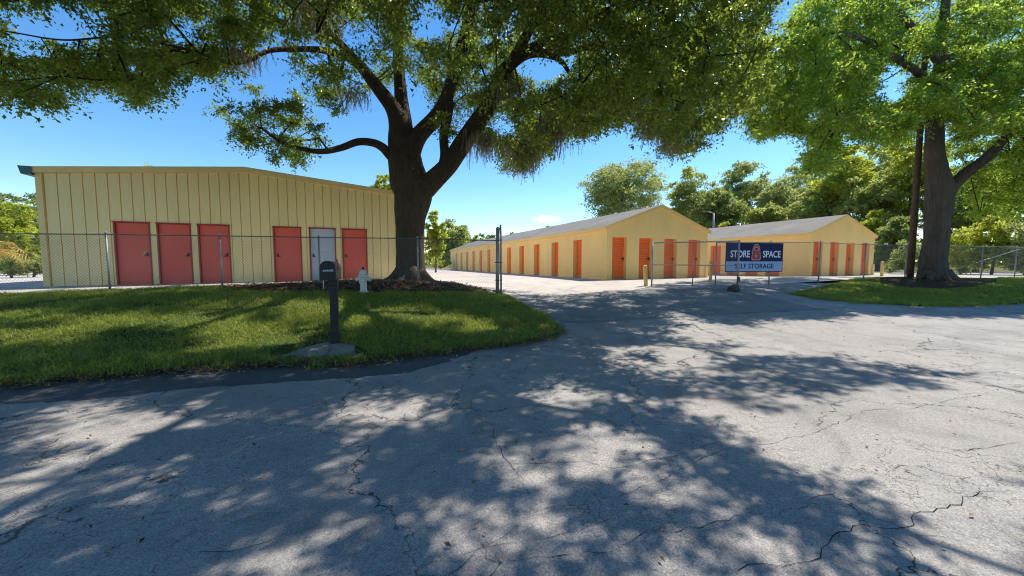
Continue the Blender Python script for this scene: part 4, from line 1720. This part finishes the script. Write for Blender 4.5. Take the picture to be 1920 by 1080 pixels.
env = [(1350, 20), (1395, 215), (1420, 270), (1460, 255), (1500, 262), (1520, 325), (1560, 328), (1600, 300), (1625, 285), (1660, 270), (1700, 275), (1722, 245), (1760, 218), (1785, 235), (1800, 275), (1830, 255), (1860, 240), (1880, 300), (1900, 310), (1925, 330), (2300, 330)]
ex = np.array([p[0] for p in env])
ey = np.array([p[1] for p in env])
holes = [(1672, 152, 26, 24), (1455, 12, 34, 18), (1740, 108, 14, 10), (1440, 45, 14, 14), (1600, 285, 26, 22), (1480, 270, 30, 18)]
low = [(1788, 235), (1800, 345), (1825, 400), (1870, 402), (1930, 408), (2000, 400), (2000, 230)]
cand = rg.uniform((5.5, 9.5, 3.4), (31, 23, 14), (50000, 3))
rad = rg.uniform(.5, .85, len(cand))
px_, py_, dep = proj(cand)
rpx = F * rad / np.maximum(dep, .3)
el = ((cand[:, 0] - 18.0) / 11.5) ** 2 + ((cand[:, 1] - 16) / 6.8) ** 2 + (np.maximum(cand[:, 2] - 6.5, 0) / 7.0) ** 2
ok = el < 1
infr = (py_ > -50) & (px_ > -60) & (px_ < 1990)
inm = (py_ < np.interp(px_, ex, ey) - rpx * .4) & (px_ > 1350)
inm |= inpoly(px_, py_, low) & (dep > 16.9)
for hx, hy, ha, hb in holes:
    inm &= ~((((px_ - hx) / (ha + rpx * .5)) ** 2 + ((py_ - hy) / (hb + rpx * .5)) ** 2) < 1)
inm &= ~((px_ > 1690) & (px_ < 1920) & (py_ > 225) & (dep < 17.2) & (py_ < 330) & (rg.random(len(cand)) < .5))
ok &= np.where(infr, inm, cand[:, 2] > 5.5)
sunroad = [(1500, 600), (1500, 640), (1600, 690), (1920, 690), (2600, 660), (2600, 590), (1920, 600), (1560, 590)]
hmin = cand[:, 2] - .3
sh = cand - SV * (hmin / SV[2])[:, None]
sx_, sy_, sdep = proj(np.c_[sh[:, :2], G(sh[:, 0], sh[:, 1])])
ok &= ~inpoly(sx_, sy_, [(1420, 602), (1420, 1400), (4000, 1400), (4000, 600), (1980, 592), (1560, 590)])
cand, rad, infr = cand[ok], rad[ok], infr[ok]
keep = []
kept = np.zeros((0, 3))
nin = nout = 0
for i in range(len(cand)):
    if (nin >= 900 and infr[i]) or (nout >= 200 and not infr[i]):
        continue
    if len(kept) and np.sqrt(((kept - cand[i]) ** 2).sum(1)).min() < (.46 if infr[i] else .9):
        continue
    kept = np.vstack([kept, cand[i]])
    keep.append(i)
    nin += bool(infr[i])
    nout += not infr[i]
print('RIGHT clumps', nin, nout)
oc, orad, oin = cand[keep], rad[keep], infr[keep]
V = np.vstack([spray(oc[oin], orad[oin], 17, 17, .115, .055, rg, .35), spray(oc[~oin], orad[~oin] * 1.2, 12, 16, .16, .085, rg, .3)])
V -= np.array(rbase)
np_mesh('crown', V, 4, M['lime_leaf'], rt)
bmb = grow(nodes, oc, rg, 1.3)
for i, v in enumerate(bmb.v):
    bmb.v[i] = (v[0] - rbase.x, v[1] - rbase.y, v[2] - rbase.z)
bmb.build('branches', M['twig'], rt, smooth=True)


# ------------------------------------------------------------------ background trees and shrubs
def bg_tree(name, px, ytop, ybot, wpx, Y, mat, label, cat='tree', n=60, leaf=.3, seed=0, trunk=True, dens=1.0, group=None, feather=.3):
    """px centre, crown from ytop to ybot, width in picture pixels at distance Y -> a real tree of that size"""
    rg = np.random.default_rng(100 + seed)
    top = at(px, ytop, Y)
    bot = at(px, ybot, Y)
    gz = g(top.x, Y)
    root = empty(name, (top.x, Y, gz))
    tag(root, label, cat, group)
    R = wpx / F * Y / 2
    zc = (top.z + bot.z) / 2 - gz
    Hh = max((top.z - bot.z) / 2, .3)
    cl = []
    n = int(n * 1.25)
    while len(cl) < n:
        v = rg.normal(size=3)
        v /= np.linalg.norm(v)
        r = rg.random() ** .42
        lump = .80 + .32 * mnoise.noise(Vector(v * 1.9) + Vector((seed * 3.1, 0, 0)))
        p = v * r * lump
        cl.append((p[0] * R, p[1] * R * .8, max(zc + p[2] * Hh * 1.08, .25)))
    cl = np.array(cl)
    rr = rg.uniform(.17, .30, n) * min(R, Hh * 1.4)
    nl = max(4, int((6 if cat in ('shrub', 'hedge') else 11) * dens))
    V = spray(cl, rr, 14, nl, leaf, leaf * .5, rg, feather, .5)
    V[..., 2] = np.maximum(V[..., 2], 0.02)
    np_mesh('crown', V, 4, mat, root)
    if trunk:
        tb = MB()
        tz = zc + Hh * .25
        nd = []
        P = []
        for k in range(8):
            t = k / 7
            P.append(Vector((math.sin(t * 3 + seed) * .05 * R, math.cos(t * 2 + seed) * .05 * R, -.2 + (tz + .2) * t)))
        r0 = max(.06, .028 * R + .012 * tz)
        tb.tube(P, [r0 * (1.25 - .95 * k / 7) for k in range(8)], 9)
        nd = [tuple(p) for p in P[3:]]
        tb.build('trunk', M['bark2'], root, smooth=True)
        bm_ = grow(nd, cl[rr > np.median(rr)], rg, 2.0)
        bm_.build('branches', M['twig'], root)
    return root


T = bg_tree
gB = 'trees behind the storage buildings'
T('tree', 1260, 380, 450, 110, 70, M['bg_mid'], 'low green tree half hidden behind the long yellow building ridge', n=70, leaf=.36, seed=41, group=gB)
T('tree', 1510, 355, 450, 110, 58, M['bg_dark'], 'dark green tree behind the middle of the right building roof', n=90, leaf=.32, seed=42, group=gB)
T('tree', 1168, 288, 425, 185, 62, M['bg_pale'], 'feathery pale green tree rising alone behind the long yellow building roof', n=170, leaf=.34, seed=1, group=gB)
T('tree', 1305, 302, 445, 125, 58, M['bg_mid'], 'grey green tree directly right of the long building roof ridge', n=90, leaf=.32, seed=2, group=gB)
T('shrub', 1356, 412, 440, 26, 44, M['bg_lime'], 'small lime green bush between the two yellow roofs beside the street lamp', 'shrub', n=30, leaf=.16, seed=40)
T('tree', 1352, 345, 450, 120, 52, M['bg_dark'], 'dark bushy tree in the gap between the two yellow roofs', n=90, leaf=.3, seed=3, group=gB)
T('tree', 1400, 292, 430, 120, 60, M['bg_pale'], 'tall pale tree above the left end of the right building roof', n=90, leaf=.34, seed=4, group=gB)
T('tree', 1470, 325, 440, 120, 54, M['bg_pale'], 'light green tree over the middle of the right building roof', n=90, leaf=.3, seed=5, group=gB)
T('tree', 1440, 375, 440, 90, 50, M['bg_mid'], 'low mid green tree just above the right building roof edge', n=60, leaf=.28, seed=15, group=gB)
T('tree', 1545, 335, 450, 120, 46, M['bg_mid'], 'mid green tree left of the right building gable peak', n=90, leaf=.28, seed=6, group=gB)
T('tree', 1590, 265, 400, 130, 44, M['bg_lime'], 'tall yellow green tree above the right building gable peak', n=100, leaf=.28, seed=7, group=gB)
T('tree', 1655, 300, 480, 130, 40, M['bg_mid'], 'leafy green tree right of the right building gable', n=110, leaf=.26, seed=8, group=gB)
T('tree', 1683, 395, 500, 80, 33, M['bg_dark'], 'very dark evergreen beside the right end of the yellow building', n=90, leaf=.2, seed=9, group=gB)
T('tree', 1640, 380, 500, 70, 37, M['bg_lime'], 'sunlit yellow green young tree behind the dark evergreen', n=60, leaf=.22, seed=10, group=gB)
T('tree', 1720, 230, 420, 120, 38, M['bg_lime'], 'yellow green tree glimpsed behind the utility pole', n=90, leaf=.26, seed=16, group=gB)
T('tree', 1500, 300, 440, 130, 66, M['bg_pale'], 'tall pale green tree furthest back over the right building roof', n=100, leaf=.36, seed=43, group=gB)
T('tree', 1640, 245, 420, 130, 48, M['bg_mid'], 'tallest green tree between the right gable and the utility pole', n=110, leaf=.3, seed=44, group=gB)
gS = 'shrubs behind the right fence'
T('shrub', 1705, 445, 525, 90, 27, M['bg_dark'], 'dark low shrub behind the fence left of the right oak trunk', 'shrub', n=50, leaf=.15, seed=11, group=gS)
T('shrub', 1812, 410, 520, 85, 25, M['bg_lime'], 'yellow green shrub behind the fence just right of the oak trunk', 'shrub', n=80, leaf=.15, seed=12, group=gS)
T('shrub', 1870, 395, 520, 80, 24, M['bg_lime'], 'taller yellow green shrub behind the fence brace', 'shrub', n=80, leaf=.15, seed=13, group=gS)
T('shrub', 1930, 400, 525, 90, 23, M['bg_pale'], 'pale green shrub behind the fence at the right edge', 'shrub', n=80, leaf=.15, seed=14, group=gS)
T('tree', 1850, 290, 440, 150, 33, M['bg_dark'], 'dark green tree behind the yellow green shrubs right of the oak', n=110, leaf=.24, seed=17, group=gB)
T('tree', 1780, 330, 480, 110, 36, M['bg_mid'], 'mid green tree behind the right oak trunk', n=80, leaf=.25, seed=18, group=gB)
T('tree', 1940, 250, 440, 140, 36, M['bg_mid'], 'green tree at the right edge behind the pale shrub', n=90, leaf=.26, seed=27, group=gB)
gL = 'trees around the cream metal building'
T('tree', 25, 372, 520, 100, 26, M['bg_lime'], 'yellow green tree left of the cream metal building', n=90, leaf=.17, seed=19, group=gL)
T('tree', 10, 345, 480, 130, 48, M['bg_dark'], 'dark hazy tree behind the yellow green one at the left edge', n=90, leaf=.28, seed=20, group=gL)
T('tree', 75, 358, 500, 90, 60, M['bg_mid'], 'distant green tree touching the left corner of the cream building', n=70, leaf=.3, seed=21, group=gL)
T('shrub', 20, 470, 520, 60, 21, M['bg_mid'], 'grey green shrub behind the fence at the left edge', 'shrub', n=40, leaf=.11, seed=22, group='shrubs by the left fence')
T('shrub', 62, 482, 518, 55, 22, M['bg_dark'], 'low dark shrub beside the cream building corner', 'shrub', n=36, leaf=.11, seed=23, group='shrubs by the left fence')
T('tree', 718, 316, 400, 56, 40, M['bg_lime'], 'small light green tree top peeking over the cream roof beside the oak trunk', n=50, leaf=.2, seed=24, group=gL)
T('tree', 815, 385, 500, 46, 34, M['bg_lime'], 'narrow bright yellow green tree just right of the big oak trunk', n=60, leaf=.2, seed=25, group=gL)
T('tree', 852, 408, 505, 88, 58, M['bg_mid'], 'rounded green tree beyond the far end of the long building', n=90, leaf=.3, seed=26, group=gL)
T('shrub', 826, 486, 503, 50, 50, M['bg_lime'], 'low clipped bright hedge beyond the concrete yard', 'hedge', n=40, leaf=.16, seed=28, trunk=False)
gF = 'distant trees over the long building roof'
T('tree', 915, 432, 490, 55, 130, M['bg_dark'], 'distant tree furthest left above the long building roof', n=40, leaf=.6, seed=30, group=gF)
T('tree', 965, 430, 490, 60, 125, M['bg_mid'], 'distant tree behind the tall gate post', n=40, leaf=.6, seed=31, group=gF)
T('tree', 1030, 420, 480, 50, 130, M['bg_dark'], 'distant tree low under the small white cloud', n=40, leaf=.6, seed=32, group=gF)
T('tree', 890, 440, 490, 40, 110, M['bg_mid'], 'distant small tree right of the rounded green tree', n=36, leaf=.5, seed=33, group=gF)

# thin palm crown above the roof of the cream building
pc = at(276, 318, 30)
pm = empty('palm_tree', (pc.x, 30, g(pc.x, 30)))
tag(pm, 'sparse pale palm top showing above the cream metal roof', 'palm')
q = []
rg = np.random.default_rng(5)
hz = pc.z - g(pc.x, 30)
for k in range(26):
    a = rg.uniform(0, 2 * math.pi)
    e_ = rg.uniform(.1, 1.3)
    d = np.array([math.cos(a) * math.cos(e_), math.sin(a) * math.cos(e_), math.sin(e_)])
    b0 = np.array([0, 0, hz])
    L = rg.uniform(.5, .9)
    for j in range(10):
        p = b0 + d * L * (j + 1) / 10 - np.array([0, 0, .25 * (j / 10) ** 2])
        for s in (-1, 1):
            sd_ = np.cross(d, [0, 0, 1.0]) * s
            tip = p + sd_ * .14 + d * .12 - np.array([0, 0, .04])
            q.append([p, p + d * .02, tip, tip - d * .01])
np_mesh('fronds', np.array(q), 4, M['bg_pale'], pm)
m = MB()
m.tube([(0, 0, -.2), (.1, 0, hz * .5), (0, 0, hz)], [.16, .12, .1], 10)
m.build('trunk', M['bark2'], pm)

# golden palm at the left edge behind the fence
pc = at(-14, 492, 15)
gz = g(pc.x, 15)
pm = empty('palm_plant', (pc.x, 15, gz))
tag(pm, 'golden yellow palm fronds behind the fence at the left edge', 'palm')
q = []
for k in range(34):
    a = rg.uniform(0, 2 * math.pi)
    L = rg.uniform(1.5, 2.4)
    e_ = rg.uniform(.6, 1.35)
    prev = None
    for j in range(16):
        t = j / 15
        p = np.array([math.cos(a) * math.cos(e_) * L * t, math.sin(a) * math.cos(e_) * L * t, 1.0 + math.sin(e_) * L * t - .80 * L * t * t])
        if prev is not None:
            d = p - prev
            d /= np.linalg.norm(d)
            sd_ = np.cross(d, [0, 0, 1.0])
            sd_ /= np.linalg.norm(sd_) + 1e-6
            for s in (-1, 1):
                tip = p + sd_ * s * .30 * math.sin(math.pi * (.12 + .8 * t)) + d * .14 - np.array([0, 0, .10])
                q.append([p - d * .018, p + d * .018, tip, tip])
            q.append([prev - sd_ * .01, prev + sd_ * .01, p + sd_ * .01, p - sd_ * .01])
        prev = p
np_mesh('fronds', np.array([[list(v) for v in f] for f in q]), 4, M['frond'], pm)
m = MB()
m.tube([(0, 0, -.1), (0, 0, 1.05)], [.14, .10], 10)
m.build('trunk', M['bark2'], pm)

# far woods ring so that the horizon is closed: one uncountable mass
rg = np.random.default_rng(77)
cl = []
rr = []
for k in range(900):
    a = rg.uniform(-1.25, 1.25)
    D = rg.uniform(150, 210)
    h = rg.uniform(.5, 1) ** .5 * (7 + 2.0 * math.sin(a * 9) + 1.5 * math.sin(a * 23))
    cl.append((math.sin(a) * D, math.cos(a) * D, rg.uniform(.3, 1) * h))
    rr.append(rg.uniform(2.2, 3.6))
V = spray(np.array(cl), np.array(rr), 8, 9, 1.5, .9, rg, .3)
fw = np_mesh('far_woods', V, 4, M['bg_mid'])
tag(fw, 'far green woods along the horizon behind the storage yard', 'woods', None, 'stuff')


# ------------------------------------------------------------------ grass, litter
def sheet_points(obj, n, rg, edge=None):
    me = obj.data
    nv = len(me.vertices)
    co = np.zeros(nv * 3)
    me.vertices.foreach_get('co', co)
    co = co.reshape(-1, 3)
    idx = np.array([p.vertices[:] for p in me.polygons])
    A, B, Cc, D = (co[idx[:, k]] for k in range(4))
    area = np.linalg.norm(np.cross(B - A, D - A), axis=1)
    cen = (A + Cc) / 2
    dist = np.hypot(cen[:, 0], cen[:, 1])
    px, py, dp = proj(cen)
    w = area * np.where((px > -150) & (px < 2080) & (dp > 0), 1, .12) / np.maximum(dist, 4) ** 1.1
    k = rg.choice(len(idx), n, p=w / w.sum())
    u, v = rg.random((2, n))
    P = (A[k] * ((1 - u) * (1 - v))[:, None] + B[k] * (u * (1 - v))[:, None] + Cc[k] * (u * v)[:, None] + D[k] * ((1 - u) * v)[:, None])
    return P


def blades(P, h, w, rg, lean=.45):
    n = len(P)
    a = rg.uniform(0, 2 * math.pi, n)
    s = np.c_[np.cos(a), np.sin(a), np.zeros(n)]
    d = np.c_[rg.normal(0, lean, (n, 2)), np.ones(n)]
    d /= np.linalg.norm(d, axis=1, keepdims=True)
    hh = (h * rg.uniform(.5, 1.35, n))[:, None]
    w = np.broadcast_to(np.asarray(w), (n,))[:, None]
    bend = np.c_[rg.normal(0, .25, (n, 2)), np.full(n, -.12)]
    m_ = P + d * hh * .55
    tip = P + d * hh + bend * hh
    return np.concatenate([np.stack([P - s * w, P + s * w, m_ + s * w * .8, m_ - s * w * .8], 1), np.stack([m_ - s * w * .8, m_ + s * w * .8, tip + s * w * .1, tip - s * w * .1], 1)])


rg = np.random.default_rng(8)
n = 150000
P = sheet_points(lawnL, n, rg)
patch = np.array([mnoise.noise(Vector((p[0] * .7, p[1] * .9, 0))) + .5 * mnoise.noise(Vector((p[0] * 2.3, p[1] * 2.3, 9))) for p in P])
bare = (patch < -.42) & (rg.random(len(P)) < .7)
edge = np.array([mnoise.noise(Vector((p[0] * 3, p[1] * 3, 5))) for p in P])
bx_, by_, _ = proj(P)
pad_m = ((bx_ - 600) / 95) ** 2 + ((by_ - 668) / 26) ** 2 > 1
mu_m = ~inpoly(bx_, by_, [(400, 538), (450, 546), (640, 549), (900, 547), (945, 540), (800, 500)])
k = pad_m & mu_m & ~bare
P, patch = P[k], patch[k]
V = blades(P, .085 + .075 * np.clip(patch + .15, -.5, 1), .0055, rg, .65)
o = np_mesh('lawn_grass', V, 4, M['grass'])
tag(o, 'thick green grass blades on the lawn around the mailbox', 'grass', None, 'stuff')
P = sheet_points(lawnR, 70000, rg)
bx_, by_, _ = proj(P)
k = ~inpoly(bx_, by_, [(1650, 533), (1700, 540), (1760, 543), (1830, 538), (1870, 530), (1870, 500), (1650, 500)])
V = blades(P[k], .08, .006, rg, .5)
o = np_mesh('lawn_grass', V, 4, M['grass'])
tag(o, 'short green grass blades under the right oak', 'grass', None, 'stuff')
Pd = sheet_points(lawnL, 9000, rg)
Pn = np.array([mnoise.noise(Vector((p[0] * .7, p[1] * .9, 0))) + .5 * mnoise.noise(Vector((p[0] * 2.3, p[1] * 2.3, 9))) for p in Pd])
V = blades(Pd[(Pn < -.25) | (rg.random(len(Pd)) < .25)], .07, .005, rg, .9)
o = np_mesh('dry_grass', V, 4, M['dry'])
tag(o, 'scattered dry straw blades in worn spots of the lawn', 'grass', None, 'stuff')
# taller tufts spilling over the ragged edge
A = np.array([tuple(p) for p in lf[1:]], dtype=float)
seg = rg.integers(0, len(A) - 1, 420)
tt = rg.random(420)[:, None]
tc_ = A[seg] * (1 - tt) + A[seg + 1] * tt + rg.normal(0, .09, (420, 2)) + np.array([-.01, .04])
tp = np.repeat(tc_, 34, 0) + rg.normal(0, .045, (420 * 34, 2))
A2 = np.array([tuple(p) for p in rf], dtype=float)
seg = rg.integers(0, len(A2) - 1, 260)
tt = rg.random(260)[:, None]
tc2 = A2[seg] * (1 - tt) + A2[seg + 1] * tt + rg.normal(0, .14, (260, 2)) + np.array([0, .05])
tp = np.vstack([tp, np.repeat(tc2, 30, 0) + rg.normal(0, .07, (260 * 30, 2))])
V = blades(np.c_[tp, G(tp[:, 0], tp[:, 1]) + .015], .10, .005, rg, .8)
o = np_mesh('edge_grass', V, 4, M['grass'])
tag(o, 'uneven green grass tufts spilling over the lawn edge onto the road', 'grass', None, 'stuff')
# dry tufts at the lawn edge
A = np.array([tuple(p) for p in lf[1:]], dtype=float)
seg = np.r_[rg.integers(0, len(A) - 1, 14000), rg.integers(8, len(A) - 1, 12000)]
tt = rg.random(26000)[:, None]
P2 = A[seg] * (1 - tt) + A[seg + 1] * tt + np.abs(rg.normal(0, 1, (26000, 1))) * np.array([[-.10, .20]]) + rg.normal(0, .07, (26000, 2))
P = np.c_[P2, G(P2[:, 0], P2[:, 1]) + .02]
V = blades(P, .06, .005, rg, 1.1)
o = np_mesh('dry_grass', V, 4, M['dry'])
tag(o, 'dry straw coloured grass along the ragged lawn edge', 'grass', None, 'stuff')


def litter(P2, off, L, name, label, mat=None):
    n = len(P2)
    P = np.c_[P2, G(P2[:, 0], P2[:, 1]) + off]
    P[:, 2] += rg.uniform(0, .02, n)
    D = np.c_[rg.normal(size=(n, 2)), rg.normal(0, .22, n)]
    D /= np.linalg.norm(D, axis=1, keepdims=True)
    a = np.c_[-D[:, 1], D[:, 0], rg.normal(0, .3, n)]
    l = (L * rg.uniform(.6, 1.4, n))[:, None]
    mid_ = P + D * l * .5 + np.array([0, 0, .006])
    V = np.stack([P, mid_ + a * l * .22, P + D * l, mid_ - a * l * .22], 1)
    o = np_mesh(name, V, 4, mat or M['litter'])
    tag(o, label, 'leaf litter', None, 'stuff')


k = 6500
seg = rg.integers(0, len(A) - 5, k)
tt = rg.random(k)[:, None]
litter(A[seg] * (1 - tt) + A[seg + 1] * tt + rg.normal(0, .13, (k, 2)) + np.array([0, -.02]), .035, .05, 'leaf_litter', 'brown dead leaves gathered along the road edge of the lawn')
Pm = sheet_points(mulch, 9000, rg)
litter(Pm[:, :2], .06, .10, 'leaf_litter', 'brown dead leaves and bark chips around the big oak')
Pr = np.c_[rg.uniform(-7, 9, 900), rg.uniform(1.6, 9, 900)]
litter(Pr, .008, .035, 'leaf_litter', 'small scattered dead leaves lying on the asphalt road')
